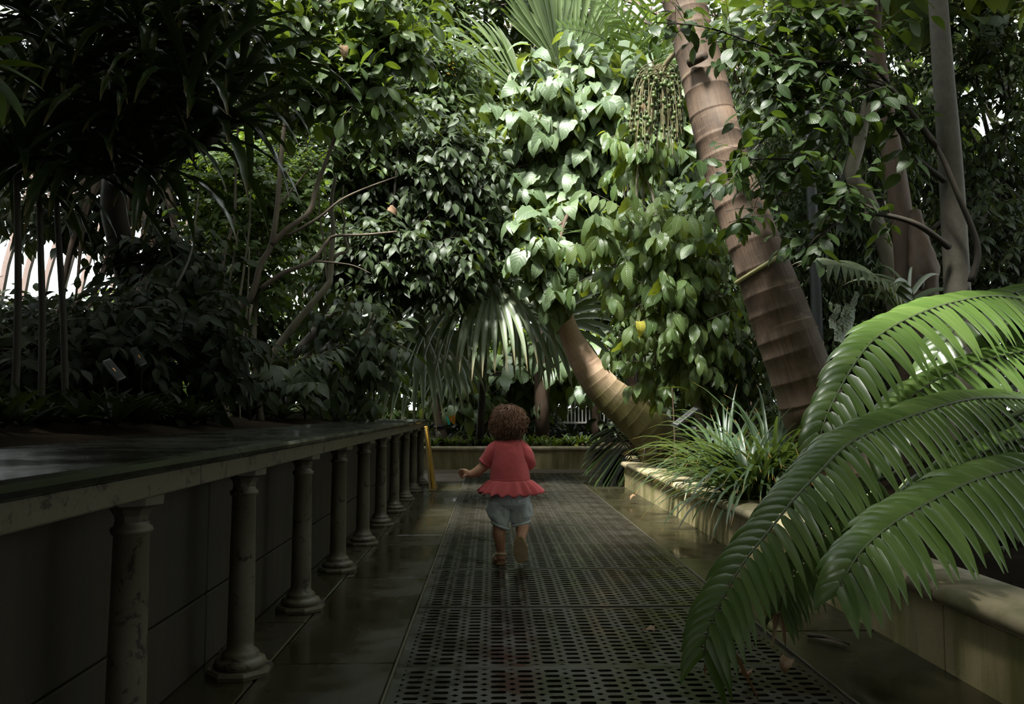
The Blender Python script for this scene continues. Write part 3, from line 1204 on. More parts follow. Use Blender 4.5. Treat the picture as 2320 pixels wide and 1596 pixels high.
# its crown, above the picture
for i in range(15):
    a = 2 * math.pi * i / 15 + 0.2
    top = P(1440, -420, 5.6)
    d = Vector((math.cos(a), math.sin(a) * 0.9, 0.35))
    if d.y > 0.3 and d.x < 0.2: continue
    rach = bent_path(top, d, 2.6, 5, 1.5)
    feather_frond(palm, rach, lambda t: 0.55 * math.sin(math.pi * (0.15 + 0.8 * t)), 0.055, L_CYCAD, M_STEM_GREEN, 16, droop=0.8, rad=0.02, stiff=4)
# pale hose tied round the trunk
hose = thing('tie_hose', 'pale yellow hose looped round the leaning palm trunk', 'hose', P(1712, 600, 5.0))
c0, c1 = P(1728, 604, 5.05), P(1760, 690, 5.04)
ax = (c0 - c1).normalized()
ring = []
e1 = ax.cross(Vector((0, 1, 0))).normalized()
e2 = ax.cross(e1)
for i in range(41):
    a = 2 * math.pi * i / 40
    ring.append(c0 + (e1 * math.cos(a) + e2 * math.sin(a)) * 0.190 + ax * (0.0 + 0.045 * math.cos(a) * -1))
M_HOSE = plain('hose_plastic', (0.42, 0.38, 0.18), 0.45)
MB().tube(ring, 0.013, 8, caps=False).obj('hose_loop', M_HOSE, hose)
MB().tube([ring[0] + Vector((0, -0.005, 0.0)), ring[0] + Vector((0.03, -0.02, 0.008)), ring[0] + Vector((0.11, -0.01, 0.04))], [0.012, 0.012, 0.01], 8).obj('hose_end', M_HOSE, hose)

# ================================================================== SMALL CURVED PALM
palm2 = thing('curved_palm', 'palm with a curved pinkish ringed trunk, mossy at its foot, over the far planter', 'palm tree', P(1492, 1040, 8.3))
tp2 = [P(1515, 1062, 8.4), P(1482, 985, 8.35), P(1425, 932, 8.3), P(1378, 892, 8.3), P(1342, 850, 8.3), P(1312, 800, 8.3), P(1290, 755, 8.3), P(1274, 700, 8.3), P(1262, 650, 8.3), P(1255, 600, 8.3)]
ringed_trunk('trunk', tp2, [0.27, 0.245, 0.205, 0.185, 0.165, 0.138, 0.11, 0.088, 0.07, 0.05], 24, 24, M_PALM2, palm2, n=28, bump=0.012)
M_SHAFT = plain('crownshaft', (0.10, 0.15, 0.06), 0.4)
MB().tube(catmull([P(1262, 650, 8.3), P(1254, 590, 8.3), P(1247, 530, 8.3)], 4), [0.06] * 3 + [0.07] * 3 + [0.04] * 3, 12).obj('crownshaft', M_SHAFT, palm2)
for i, (ax_, dz) in enumerate(((-1.2, 0.7), (0.9, 0.9), (0.2, 1.3), (-0.4, 1.1))):
    feather_frond(palm2, bent_path(P(1250, 540, 8.3), Vector((ax_, 1.1, dz * 0.6)), 1.3, 5, 1.9), lambda t: 0.42 * math.sin(math.pi * (0.15 + 0.8 * t)), 0.035, L_MID, M_STEM_GREEN, 22, droop=0.9, rad=0.012, stiff=5)

# ================================================================== FAN PALMS
random.seed(21)
fan1 = thing('fan_palm', 'drooping fan palm with long split grey-green segments beyond the raised bed', 'palm tree', P(1100, 1010, 10.0))
MB().tube(catmull([P(1085, 1010, 12.0), P(1092, 900, 11.0), P(1100, 700, 10.4)], 5), [0.05] * 12, 8).obj('trunk', M_BARK_DARK, fan1)
hub0 = P(1100, 700, 10.4)
for (hx, hy, hY, axd, nr, R, ns, dr, spd, lab) in (
        (1115, 628, 8.7, (0.08, -0.45, -0.75), (0, -0.9, 0.9), 1.30, 28, 1.5, 95, 0),
        (1080, 650, 9.1, (-0.55, -0.3, -0.55), (-0.3, -0.8, 0.9), 1.40, 26, 1.6, 95, 0),
        (960, 740, 8.9, (-0.25, -0.3, -0.9), (-0.2, -1, 0.5), 1.25, 24, 1.3, 85, 0),
        (1240, 735, 10.2, (0.7, -0.2, 0.15), (0.1, -0.9, 0.5), 1.2, 24, 1.0, 110, 0),
        (1150, 690, 10.0, (0.45, -0.3, -0.6), (0.3, -0.8, 0.9), 1.30, 24, 1.6, 90, 0),
        (1035, 800, 9.8, (-0.2, -0.35, -0.9), (-0.2, -1, 0.5), 0.85, 18, 1.3, 70, 0)):
    fan_frond(fan1, hub0, P(hx, hy, hY), axd, nr, R, ns, L_FAN, M_STEM_GREEN, dr, spd, split=0.45)
fan2 = thing('fan_palm', 'fan palm raising stiff folded fans above the big-leaved tree at the top', 'palm tree', P(1200, 1000, 12.0))
MB().tube(catmull([P(1230, 1000, 12.2), P(1220, 600, 12.1), P(1215, 330, 12.0)], 5), [0.11] * 12, 10).obj('trunk', M_BARK_BROWN, fan2)
for (bx, by, hx, hy, hY, axd, nr, R, ns, dr, spd) in (
        (1210, 330, 1190, 215, 11.5, (-0.72, -0.05, 0.70), (0.3, -1.0, 0.5), 1.55, 26, 0.9, 34),
        (1215, 330, 1265, 150, 11.6, (-0.38, -0.1, 1.0), (0.15, -1, 0.2), 1.5, 22, 0.2, 32),
        (1215, 340, 1300, 150, 12.0, (0.1, 0.0, 1.0), (-0.25, -1, 0.1), 1.6, 26, 0.3, 50),
        (1215, 340, 1130, 260, 11.6, (-0.8, -0.2, 0.1), (0.1, -1, 0.4), 1.0, 20, 1.4, 60)):
    fan_frond(fan2, P(bx, by, 12.0), P(hx, hy, hY), axd, nr, R, ns, L_FAN2, M_STEM_GREEN, dr, spd, split=0.72)

# feather fronds at the top, right of the tall fans
areca = thing('feather_palm', 'bright green feather palm behind the fruit cluster at the top of the view', 'palm tree', P(1420, 1000, 10.0))
MB().tube(catmull([P(1455, 1020, 10.2), P(1440, 600, 10.1), P(1420, 300, 10.0)], 4), [0.05] * 10, 8).obj('trunk', M_BARK_BROWN, areca)
for pts, L in (([(1420, 300), (1430, 190), (1370, 90), (1265, 60)], 0.42), ([(1420, 300), (1440, 170), (1420, 60), (1340, -20)], 0.45), ([(1420, 300), (1480, 160), (1540, 60), (1600, 20)], 0.45), ([(1420, 300), (1450, 150), (1480, 0), (1500, -100)], 0.5)):
    feather_frond(areca, [P(x, y, 10.0 - 0.2 * i) for i, (x, y) in enumerate(pts)], lambda t: L * math.sin(math.pi * (0.2 + 0.72 * t)), 0.05, L_LIGHT, M_STEM_GREEN, 20, droop=0.4, rad=0.012, stiff=5, up=(0, -1, 0.25), sweep=0.75)

# ================================================================== THE LARGE FEATHER FRONDS ON THE RIGHT
random.seed(31)
cyc = thing('feather_plant', 'large glossy feather-leaved plant arching over the right planter wall', 'plant', (3.2, 3.2, 0.22))
MB().tube(catmull([(3.2, 3.2, 0.15), (3.15, 3.2, 0.5), (3.05, 3.15, 0.95)], 4), [0.13, 0.14, 0.14, 0.13, 0.13, 0.12, 0.11, 0.1, 0.09], 14).obj('trunk', M_BARK_DARK, cyc)


def pp(lst):
    return [P(x, y, Y) for x, y, Y in lst]


def lens(base, peak, tip):
    return lambda t: base + (peak - base) * min(1, t * 3.0) if t < 0.34 else peak + (tip - peak) * ((t - 0.34) / 0.66) ** 1.6


UPF = (0.05, -0.38, 1.0)
FR = [
    ([(2420, 700, 3.7), (2266, 672, 3.55), (2164, 684, 3.38), (2070, 716, 3.2), (1988, 763, 3.05), (1939, 820, 2.95), (1894, 899, 2.86), (1867, 959, 2.8), (1850, 1030, 2.76)], lens(0.24, 0.27, 0.13), 0.046, 42, UPF, 1.3),
    ([(2420, 925, 3.2), (2315, 906, 3.05), (2221, 903, 2.93), (2145, 917, 2.83), (2052, 947, 2.72), (1976, 977, 2.63), (1916, 1011, 2.56), (1860, 1067, 2.48), (1800, 1131, 2.40), (1737, 1210, 2.33), (1686, 1274, 2.28), (1642, 1349, 2.23), (1606, 1428, 2.2), (1594, 1490, 2.19)], lens(0.23, 0.22, 0.14), 0.033, 62, UPF, 1.3),
    ([(2440, 1040, 2.62), (2320, 1060, 2.55), (2213, 1087, 2.48), (2134, 1123, 2.41), (2054, 1167, 2.34), (2003, 1202, 2.29), (1955, 1246, 2.24), (1923, 1293, 2.2), (1900, 1340, 2.18)], lens(0.22, 0.23, 0.13), 0.046, 30, UPF, 1.45),
    ([(1990, 1090, 2.75), (1900, 1170, 2.68), (1840, 1245, 2.62), (1805, 1290, 2.6), (1781, 1330, 2.58), (1766, 1385, 2.57)], lens(0.15, 0.16, 0.10), 0.024, 34, (0.2, -0.6, 0.7), 0.9),
    ([(2420, 800, 3.5), (2300, 800, 3.4), (2180, 835, 3.3), (2090, 880, 3.2), (2010, 950, 3.1), (1960, 1020, 3.05)], lens(0.26, 0.26, 0.16), 0.045, 26, (0.1, -0.25, 1.0), 1.0),
    ([(2450, 960, 3.4), (2340, 985, 3.3), (2230, 1025, 3.2), (2140, 1080, 3.1), (2070, 1150, 3.05)], lens(0.26, 0.26, 0.16), 0.045, 22, (0.1, -0.25, 1.0), 1.0),
    ([(2430, 640, 4.1), (2330, 655, 4.0), (2230, 690, 3.9), (2150, 760, 3.8), (2100, 850, 3.75)], lens(0.28, 0.28, 0.16), 0.050, 22, (0.1, -0.25, 1.0), 1.0),
]
for pts, ln, w, n, up, dr in FR:
    rp = pp(pts)
    fr_ = feather_frond(cyc, rp, ln, w, L_CYCAD, M_STEM_GREEN, n, up=up, droop=dr, sweep=0.62, rad=0.0065, start=0.0, stiff=8, lift=0.12, fold=0.16, hang=0.22)
    o_ = Vector((3.05, 3.15, 0.93))
    MB().tube(catmull([o_, o_.lerp(rp[0], 0.5) + Vector((0, 0, 0.12)), rp[0]], 6), [0.014 - 0.006 * i / 12 for i in range(13)], 7).obj('petiole', M_STEM_GREEN, fr_)
# brown withered tips
for x, y, Y, n in ((1766, 1390, 2.56, 7), (1610, 1470, 2.27, 4)):
    for k in range(n):
        strap_leaf('withered_tip', P(x, y, Y), rv(0.5) + Vector((random.uniform(-0.7, 0.2), 0, -0.8)), random.uniform(0.06, 0.13), 0.014, 0.6, L_DEAD, cyc, 5, 0.5, 0.2)
strap_leaf('withered_leaflet', P(1640, 1450, 2.26), (0.35, -0.05, -0.6), 0.20, 0.028, 0.2, L_DEAD, cyc, 6, 0.4, 0.1)

# palm frond behind with a withered patterned leaf
fp2 = thing('feather_palm', 'small feather palm frond arching left of the brown trunks on the right', 'palm tree', P(2105, 1000, 5.6))
MB().tube(catmull([P(2105, 1060, 5.6), P(2100, 900, 5.5), P(2060, 760, 5.4)], 4), [0.025] * 9, 8).obj('trunk', M_STEM_GREEN, fp2)
feather_frond(fp2, [P(2060, 760, 5.4), P(2030, 690, 5.3), (P(1985, 632, 5.2)), P(1920, 606, 5.1), P(1875, 600, 5.05)], lambda t: 0.40 - 0.12 * t, 0.042, L_FAN, M_STEM_GREEN, 16, up=(0.1, -0.5, 0.9), droop=1.3, sweep=0.75, rad=0.008, start=0.15, stiff=8)
feather_frond(fp2, [P(2060, 760, 5.4), P(2070, 680, 5.4), (P(2050, 640, 5.4)), P(2000, 640, 5.4)], lambda t: 0.40 - 0.12 * t, 0.042, L_FAN, M_STEM_GREEN, 10, up=(0.1, -0.5, 0.9), droop=1.3, sweep=0.75, rad=0.008, start=0.15, stiff=8)


def pale_leaf_mat():
    k = NT('pale_patterned_leaf')
    vec = k.coord('UV')
    mp = k.n('ShaderNodeMapping')
    mp.inputs['Scale'].default_value = (5, 22, 1)
    k.l(vec, mp.inputs[0])
    nz = k.noise(1.0, 4, 0.6, mp.outputs[0], 1.2)
    k.setc(k.ramp(nz, [(0.44, (0.10, 0.15, 0.07)), (0.50, (0.62, 0.66, 0.58))]))
    k.setr(0.5)
    return k.m


M_PALELEAF = pale_leaf_mat()
pl = thing('variegated_leaf', 'large white leaf mottled with green hanging behind the small palm frond', 'leaf', P(1912, 720, 5.15))
for (x0, y0, x1, y1, w) in ((1925, 690, 1900, 775, 0.10), (1928, 690, 1925, 760, 0.08), (1900, 690, 1885, 745, 0.06), (1940, 660, 1930, 720, 0.05)):
    a, b = P(x0, y0, 5.2), P(x1, y1, 5.15)
    pts = [a.lerp(b, i / 7) + Vector((0, -0.02 * math.sin(i), 0)) for i in range(8)]
    MB().ribbon(pts, [w * (0.35 + 0.65 * math.sin(math.pi * (0.1 + 0.75 * i / 7))) for i in range(8)], Vector((1, 0.3, 0)), 0.1, wave=0.12, wn=3, cross=4).obj('leaf_lobe', M_PALELEAF, pl)

# ================================================================== STRAP-LEAVED CLUMPS BY THE RIGHT WALL
random.seed(41)
for (cx, cy, Y, n, L, lab) in ((1640, 1040, 6.0, 120, 0.74, 'arching strap-leaved clump spilling over the planter wall beside the sign'),
                              (1745, 1070, 5.1, 130, 0.84, 'larger arching strap-leaved clump at the foot of the leaning palm'),
                              (1690, 1120, 4.9, 80, 0.62, 'low strap-leaved clump with brown tips hanging over the wall coping')):
    b = P(cx, cy, Y)
    b.z = 0.24
    g = thing('strap_grass', lab, 'plant', b)
    for i in range(n):
        a = random.uniform(0, 2 * math.pi)
        el = random.uniform(0.5, 2.4)
        d = Vector((math.cos(a) - 0.5, math.sin(a) - 0.35, el))
        strap_leaf('blade', b + Vector((math.cos(a), math.sin(a), 0)) * random.uniform(0, 0.10), d, L * random.uniform(0.65, 1.15), random.uniform(0.024, 0.040), random.uniform(1.3, 2.6), L_GRASS, g, 8, 0.2)

# ================================================================== PHILODENDRON LEAF AT THE WALL CORNER
random.seed(43)
ph = thing('philodendron', 'glossy philodendron with a large deeply cut leaf drooping over the wall corner', 'plant', P(1455, 1045, 8.8))
hub = P(1388, 968, 8.6)
MB().tube(catmull([P(1460, 1050, 9.0), P(1425, 1015, 8.8), hub], 6), [0.012] * 13, 6).obj('petiole', M_STEM_GREEN, ph)
mid_end = P(1432, 1040, 8.45)
rach = [hub.lerp(mid_end, i / 5) + Vector((0, -0.03 * math.sin(math.pi * i / 5), 0)) for i in range(6)]
for i in range(17):
    t = i / 16
    p = hub.lerp(mid_end, t)
    for s in (-1, 1):
        d = Vector((-0.45, -0.15, -0.9)) if s < 0 else Vector((0.9, -0.15, -0.1))
        d = d + Vector((-0.55 * (1 - t), 0, 0.45 * (1 - t))) * (1 if s < 0 else 0.4) + rv(0.1)
        strap_leaf('lobe', p, d, (0.46 if s < 0 else 0.36) * (0.75 + 0.5 * math.sin(math.pi * t)), 0.125, 0.45, L_DARK if i % 3 else L_MID, ph, 7, 0.10, 0.03, shape='blade')
MB().tube(rach, 0.006, 5).obj('midrib', M_STEM_GREEN, ph)

# ================================================================== HANGING FRUIT CLUSTER
random.seed(47)
fc = thing('fruit_cluster', 'hanging cluster of small green palm fruits on many strings left of the leaning palm', 'fruit', P(1495, 170, 5.6))
M_FRUIT = plain('green_fruit', (0.085, 0.12, 0.035), 0.35, noise_amt=0.3, scale=40)
M_STRING = plain('fruit_string', (0.16, 0.13, 0.06), 0.6)
fm = [MB().ellipsoid((0, 0, 0), (0.0155, 0.0155, 0.0175), 8, 6).mesh('fruit', M_FRUIT)]
stem0 = P(1545, 110, 5.45)
MB().tube(catmull([stem0, P(1520, 130, 5.45), P(1500, 160, 5.5)], 5), [0.02] * 11, 8).obj('stalk', M_STRING, fc)
nf = 0
for i in range(66):
    a = P(1502 + random.uniform(-25, 20), 150 + random.uniform(-15, 25), 5.5 + random.uniform(-0.08, 0.08))
    ex, ey = random.uniform(1425, 1550), random.uniform(270, 352)
    b = P(ex, ey, 5.5 + random.uniform(-0.15, 0.15))
    m = a.lerp(b, 0.4) + Vector((0.35 * (b.x - a.x), 0, 0.10))
    q = catmull([a, m, b], 5)
    MB().tube(q, 0.0032, 4, caps=False).obj('string', M_STRING, fc)
    for k in range(4):
        f = random.uniform(0.35, 1.0)
        j = min(int(f * (len(q) - 1)), len(q) - 2)
        o = new_obj('fruit', fm[0], fc)
        o.location = q[j].lerp(q[j + 1], f * (len(q) - 1) - j) + rv(0.016)
        o.scale = [random.uniform(0.8, 1.1)] * 3
# ================================================================== TREES AND SHRUBS
def shrub(name, label, cat, base, sp, bark, crowns, n_obj, trunk=None, trunk_r=0.03, face=0.45, nlimb=6, group=None):
    p = Plant(name, label, cat, base, sp, bark, group, face)
    top = Vector(base)
    if trunk:
        p.limb(trunk, [trunk_r * (1 - 0.5 * i / (len(trunk) - 1)) for i in range(len(trunk))], 'trunk', 9)
        top = Vector(trunk[-1])
    for (e, kw) in crowns:
        c, r = e
        kw = dict(kw)
        p.crown(c, r, limb_from=top, nlimb=kw.pop('nlimb', nlimb), limb_r=trunk_r * 0.45, **kw)
    p.finish(n_obj)
    return p


random.seed(51)
# big-leaved tree over the far end of the path
b = P(1440, 1010, 9.9)
b.z = 0.25
shrub('big_leaf_tree', 'tree with broad pale-lit leaves hanging over the far end of the path', 'tree', b, S_BIG, M_BARK_BROWN, [
    (ell(1320, 290, 220, 170, 9.2, 0.6), dict(n=160, L=0.45, k=7, size=0.27, droop=0.7, ldroop=1.0, shell=0.55, front=0.6, mode='opp', jit=0.5)),
    (ell(1230, 470, 130, 130, 9.0, 0.35), dict(n=60, L=0.4, k=6, size=0.27, droop=0.7, ldroop=1.0, shell=0.5, front=0.6, mode='opp', jit=0.5)),
    (ell(1480, 400, 120, 110, 9.1, 0.4), dict(n=52, L=0.4, k=6, size=0.28, droop=0.7, ldroop=1.0, shell=0.5, front=0.6, mode='opp', jit=0.5)),
    (ell(1230, 545, 70, 80, 7.95, 0.2), dict(n=16, L=0.3, k=6, size=0.27, droop=0.6, ldroop=1.0, shell=0.3, mode='opp', nlimb=2)),
    (ell(1258, 655, 45, 30, 7.9, 0.15), dict(n=7, L=0.22, k=5, size=0.24, droop=0.6, ldroop=0.8, shell=0.4, mode='opp', nlimb=2)),
], 300, [b, P(1425, 800, 9.6), P(1390, 550, 9.5), P(1350, 400, 9.3)], 0.07)

b = P(1600, 1010, 7.2)
b.z = 0.24
shrub('coffee_shrub', 'shrub with deeply ribbed wavy glossy leaves between the two leaning palms', 'shrub', b, S_COFFEE, M_BARK_PALE, [
    (ell(1450, 540, 175, 100, 7.2, 0.4), dict(n=46, L=0.5, k=7, size=0.20, droop=0.35, ldroop=1.3, shell=0.4, front=0.6, mode='opp', spread=0.7)),
    (ell(1535, 710, 125, 110, 7.2, 0.4), dict(n=40, L=0.5, k=7, size=0.19, droop=0.35, ldroop=1.3, shell=0.4, front=0.6, mode='opp', spread=0.7)),
    (ell(1530, 840, 85, 60, 7.3, 0.3), dict(n=14, L=0.4, k=6, size=0.19, droop=0.4, ldroop=1.3, shell=0.4, front=0.6, mode='opp', spread=0.7)),
    (ell(1440, 330, 60, 70, 7.6, 0.3), dict(n=22, L=0.4, k=6, size=0.18, droop=0.4, ldroop=1.3, shell=0.4, front=0.6, mode='opp', spread=0.7)),
], 300, [b, P(1575, 880, 7.2), P(1550, 760, 7.2), P(1500, 640, 7.2)], 0.045)

b = P(1660, 1010, 7.9)
b.z = 0.24
shrub('leafy_shrub', 'dense mid-green shrub filling the space behind the ribbed-leaved shrub', 'shrub', b, S_MID, M_BARK_DARK, [
    (ell(1560, 640, 190, 250, 8.3, 0.5), dict(n=390, L=0.35, k=8, size=0.135, droop=0.6, ldroop=0.9, shell=0.4, front=0.5)),
    (ell(1640, 830, 110, 110, 7.6, 0.35), dict(n=104, L=0.35, k=8, size=0.135, droop=0.6, ldroop=0.9, shell=0.4, front=0.5)),
], 200, [b, P(1640, 850, 7.9), P(1600, 700, 8.1)], 0.05)

# right-hand side -------------------------------------------------
b = P(2190, 1280, 4.6)
b.z = 0.22
random.seed(52)
gt = Plant('grey_tree', 'slim smooth grey-barked tree with dark arching side branches at the right', 'tree', b, S_OVATE, M_BARK_DARK)
gt.limb([b, P(2185, 1000, 4.6), P(2168, 640, 4.6), P(2155, 400, 4.6), P(2138, 180, 4.62), P(2125, 0, 4.65), P(2110, -200, 4.7), P(2080, -450, 4.8)], [0.098, 0.092, 0.072, 0.068, 0.060, 0.054, 0.05, 0.04], 'trunk', 16, 7, mat=M_BARK_GREY)
BR = [
    [(2200, 640, 4.5), (2215, 560, 4.45), (2170, 440, 4.4), (2120, 330, 4.4), (2030, 210, 4.4), (1960, 130, 4.4), (1880, 50, 4.4), (1800, -20, 4.4)],
    [(2120, 330, 4.4), (2060, 250, 4.4), (2010, 195, 4.4), (1920, 150, 4.35), (1850, 140, 4.3), (1780, 130, 4.3), (1670, 115, 4.3)],
    [(2010, 195, 4.4), (1900, 160, 4.35), (1800, 130, 4.3), (1700, 95, 4.3), (1600, 62, 4.3), (1480, 50, 4.3)],
    [(2140, 410, 4.55), (2080, 360, 4.5), (2040, 300, 4.5), (1970, 200, 4.5), (1930, 170, 4.5)],
    [(2150, 560, 4.5), (2080, 510, 4.4), (2000, 487, 4.4), (1930, 490, 4.35), (1860, 530, 4.3), (1830, 560, 4.3)],
    [(2000, 487, 4.4), (1900, 430, 4.4), (1830, 370, 4.4), (1740, 360, 4.3), (1640, 365, 4.3)],
    [(1880, 400, 4.4), (1900, 470, 4.4), (1870, 530, 4.4)],
    [(1870, 160, 4.35), (1790, 250, 4.3), (1700, 350, 4.25), (1640, 430, 4.2)],
    [(1960, 130, 4.4), (1920, 60, 4.4), (1905, -30, 4.4)],
]
for pts in BR:
    w = 0.020 if pts[0][0] > 2100 else 0.011
    gt.limb(pp(pts), [w * (1 - 0.8 * i / (len(pts) - 1)) for i in range(len(pts))], 'branch', 7)
    for i in range(1, len(pts)):
        p0, p1 = P(*pts[i - 1]), P(*pts[i])
        if pts[i][0] > 2060: continue
        for k in range(4):
            p = p0.lerp(p1, random.random())
            d = (p1 - p0).normalized() * 0.6 + rv(0.8) + Vector((-0.1, 0, -0.05))
            gt.spray(p, d, random.uniform(0.14, 0.32), random.randint(3, 6), 0.115, 0.3, 0.5, 1.0, 'alt', 0.0025, 0.3)
for (x, y, a, bb, n) in ((1660, 490, 70, 40, 6), (1680, 370, 60, 50, 7), (1800, 30, 150, 60, 28), (1540, 30, 80, 40, 6), (1760, 200, 90, 90, 18), (1860, 260, 110, 100, 24), (1760, 420, 90, 70, 14), (1950, 60, 120, 60, 18)):
    gt.crown(*ell(x, y, a, bb, 4.35, 0.2), n=n, L=0.28, k=5, size=0.115, droop=0.3, ldroop=0.5, shell=0.2, twig=0.0025)
gt.finish(300)

b = P(2060, 1080, 6.2)
b.z = 0.24
shrub('narrow_leaf_tree', 'fine narrow-leaved tree behind the leaning palm', 'tree', b, S_FINE, M_BARK_DARK, [
    (ell(1850, 330, 230, 330, 6.9, 0.6), dict(n=806, L=0.35, k=12, size=0.100, droop=0.8, ldroop=0.9, shell=0.35, front=0.5, twig=0.002)),
    (ell(1850, 560, 200, 130, 6.6, 0.4), dict(n=260, L=0.3, k=12, size=0.100, droop=0.8, ldroop=0.9, shell=0.35, front=0.5, twig=0.002)),
], 200, [b, P(2050, 800, 6.3), P(2000, 500, 6.6), P(1950, 250, 6.8)], 0.05)

b = P(2330, 1180, 6.6)
b.z = 0.24
shrub('dark_bushy_tree', 'dark bushy tree filling the right edge behind the grey trunk', 'tree', b, S_DARK, M_BARK_DARK, [
    (ell(2190, 250, 230, 350, 7.2, 0.6), dict(n=688, L=0.35, k=9, size=0.104, droop=0.7, ldroop=0.8, shell=0.35, front=0.5)),
    (ell(2260, 620, 180, 220, 6.6, 0.4), dict(n=320, L=0.3, k=9, size=0.096, droop=0.7, ldroop=0.8, shell=0.35, front=0.5)),
    (ell(2270, 560, 170, 230, 7.9, 0.4), dict(n=240, L=0.35, k=9, size=0.13, droop=0.7, ldroop=0.8, shell=0.3)),
    (ell(2050, 830, 240, 150, 6.6, 0.4), dict(n=320, L=0.3, k=9, size=0.096, droop=0.7, ldroop=0.8, shell=0.35, front=0.5)),
], 150, [b, P(2320, 800, 6.8), P(2260, 400, 7.0)], 0.06)

# trunks on the right
tk = thing('brown_tree', 'rough brown trunk with a cut collar behind the grey tree on the right', 'tree', P(2075, 1100, 6.0))
MB().tube(catmull(pp([(2080, 1120, 6.0), (2062, 800, 6.0), (2050, 560, 6.0), (2030, 400, 6.0), (1995, 200, 6.1), (1970, 0, 6.2), (1950, -200, 6.3)]), 6), interp([0.10, 0.085, 0.082, 0.078, 0.072, 0.06, 0.05], 6), 14).obj('trunk', M_BARK_BROWN, tk)
MB().tube(catmull(pp([(2110, 1060, 5.8), (2098, 700, 5.8), (2094, 610, 5.8), (2080, 540, 5.9), (2070, 480, 5.95)]), 6), interp([0.075, 0.085, 0.10, 0.07, 0.05], 6), 14, ripple=lambda k, i: 0.08 * math.sin(k * 2.1 + i)).obj('gnarled_stem', M_BARK_BROWN, tk)
MB().ellipsoid(P(2085, 640, 5.68), (0.03, 0.03, 0.06), 10, 8).obj('knot', M_BARK_DARK, tk)
tk2 = thing('pale_tree', 'crooked pale-barked trunk between the leaning palm and the brown trunk', 'tree', P(2050, 1080, 6.3))
MB().tube(catmull(pp([(2075, 1000, 6.3), (2030, 720, 6.3), (2010, 580, 6.3), (1965, 450, 6.3), (1930, 398, 6.3), (1945, 330, 6.3), (1962, 250, 6.3), (1978, 130, 6.4), (2000, -50, 6.5)]), 6), interp([0.07, 0.065, 0.06, 0.058, 0.056, 0.05, 0.042, 0.035, 0.03], 6), 12).obj('trunk', M_BARK_PALE, tk2)
MB().tube(pp([(1962, 360, 6.28), (1960, 480, 6.25), (1966, 495, 6.25)]), 0.006, 5).obj('vine', M_STEM_GREEN, tk2)
tk3 = thing('dark_pole', 'dark straight post standing behind the leaning palm', 'post', P(1860, 1060, 6.2))
MB().tube(pp([(1866, 1080, 6.2), (1850, 700, 6.2), (1838, 400, 6.2), (1830, 150, 6.2)]), [0.045, 0.043, 0.04, 0.04], 12).obj('shaft', plain('dark_metal', (0.02, 0.023, 0.024), 0.45), tk3)
for z in (520, 560): MB().lathe([(0.05, -0.01), (0.05, 0.01)], P(1844, z, 6.2), 12).obj('band', M_IRON, tk3)

# ---------------------------------------------------------------- left-hand side
random.seed(53)
b = P(290, 945, 5.3)
b.z = 0.72
scr = thing('screw_pine', 'dark strap-leaved screw pine with spiny drooping rosettes overhead at the left', 'plant', b)
L_STRAPM = L_STRAP
cent = [(60, 40, 3.3), (190, 150, 3.1), (330, 90, 3.2), (430, 210, 3.1), (290, 280, 3.0), (110, 250, 3.1), (470, 90, 3.4), (480, 310, 3.2), (350, 380, 3.2), (190, 380, 3.1), (40, 370, 3.0), (545, 180, 3.4), (240, 10, 3.4), (420, 10, 3.5)]
trunk_top = P(240, 300, 3.7)
MB().tube(catmull(pp([(290, 945, 5.3), (300, 700, 5.2), (285, 600, 5.1), (258, 480, 4.9), (258, 390, 4.6), (240, 300, 3.9)]), 5), interp([0.085, 0.08, 0.078, 0.075, 0.065, 0.05], 5), 12).obj('trunk', M_BARK_DARK, scr)
for (x, y, Y) in cent:
    c = P(x, y, Y)
    MB().tube(catmull([trunk_top, trunk_top.lerp(c, 0.5) + Vector((0, 0.1, -0.05)), c], 4), [0.03] * 9, 7).obj('branch', M_BARK_DARK, scr)
    for i in range(24):
        a = i * 2.4 + random.uniform(-0.2, 0.2)
        el = random.uniform(-0.3, 1.3)
        d = Vector((math.cos(a), math.sin(a) - 0.25, el))
        strap_leaf('leaf', c, d, random.uniform(0.38, 0.62), random.uniform(0.035, 0.052), random.uniform(1.2, 2.4), L_STRAPM, scr, 18, 0.25, 0.10, serrate=0.07, shape='blade')

for k, (xt, yt, xb, yb, Y, lab) in enumerate(((40, 500, 32, 950, 3.0, 'leftmost slender dark cane in the raised bed'), (92, 560, 92, 960, 3.15, 'slender dark cane second from the left in the raised bed'), (128, 460, 150, 965, 3.3, 'slender dark cane third from the left in the raised bed'))):
    bb = P(xb, yb, Y)
    bb.z = 0.72
    t = thing('cane_plant', lab, 'plant', bb)
    MB().tube(catmull([bb, P((xt + xb) / 2 + 4, (yt + yb) / 2, Y), P(xt, yt, Y), P(xt - 10, yt - 260, Y + 0.1)], 5), interp([0.014, 0.013, 0.012, 0.009], 5), 9).obj('stem', M_BARK_DARK, t)
    for j in range(10):
        p = P(xt - 8 + random.uniform(-3, 3), yt - random.uniform(100, 260), Y + 0.08)
        o = new_obj('leaf', S_DARK.hi[j % 4], t)
        o.matrix_basis = Matrix(frame_mat(p, Vector((math.cos(j * 2.4), math.sin(j * 2.4), -0.3)), UP + rv(0.3), 0.16))

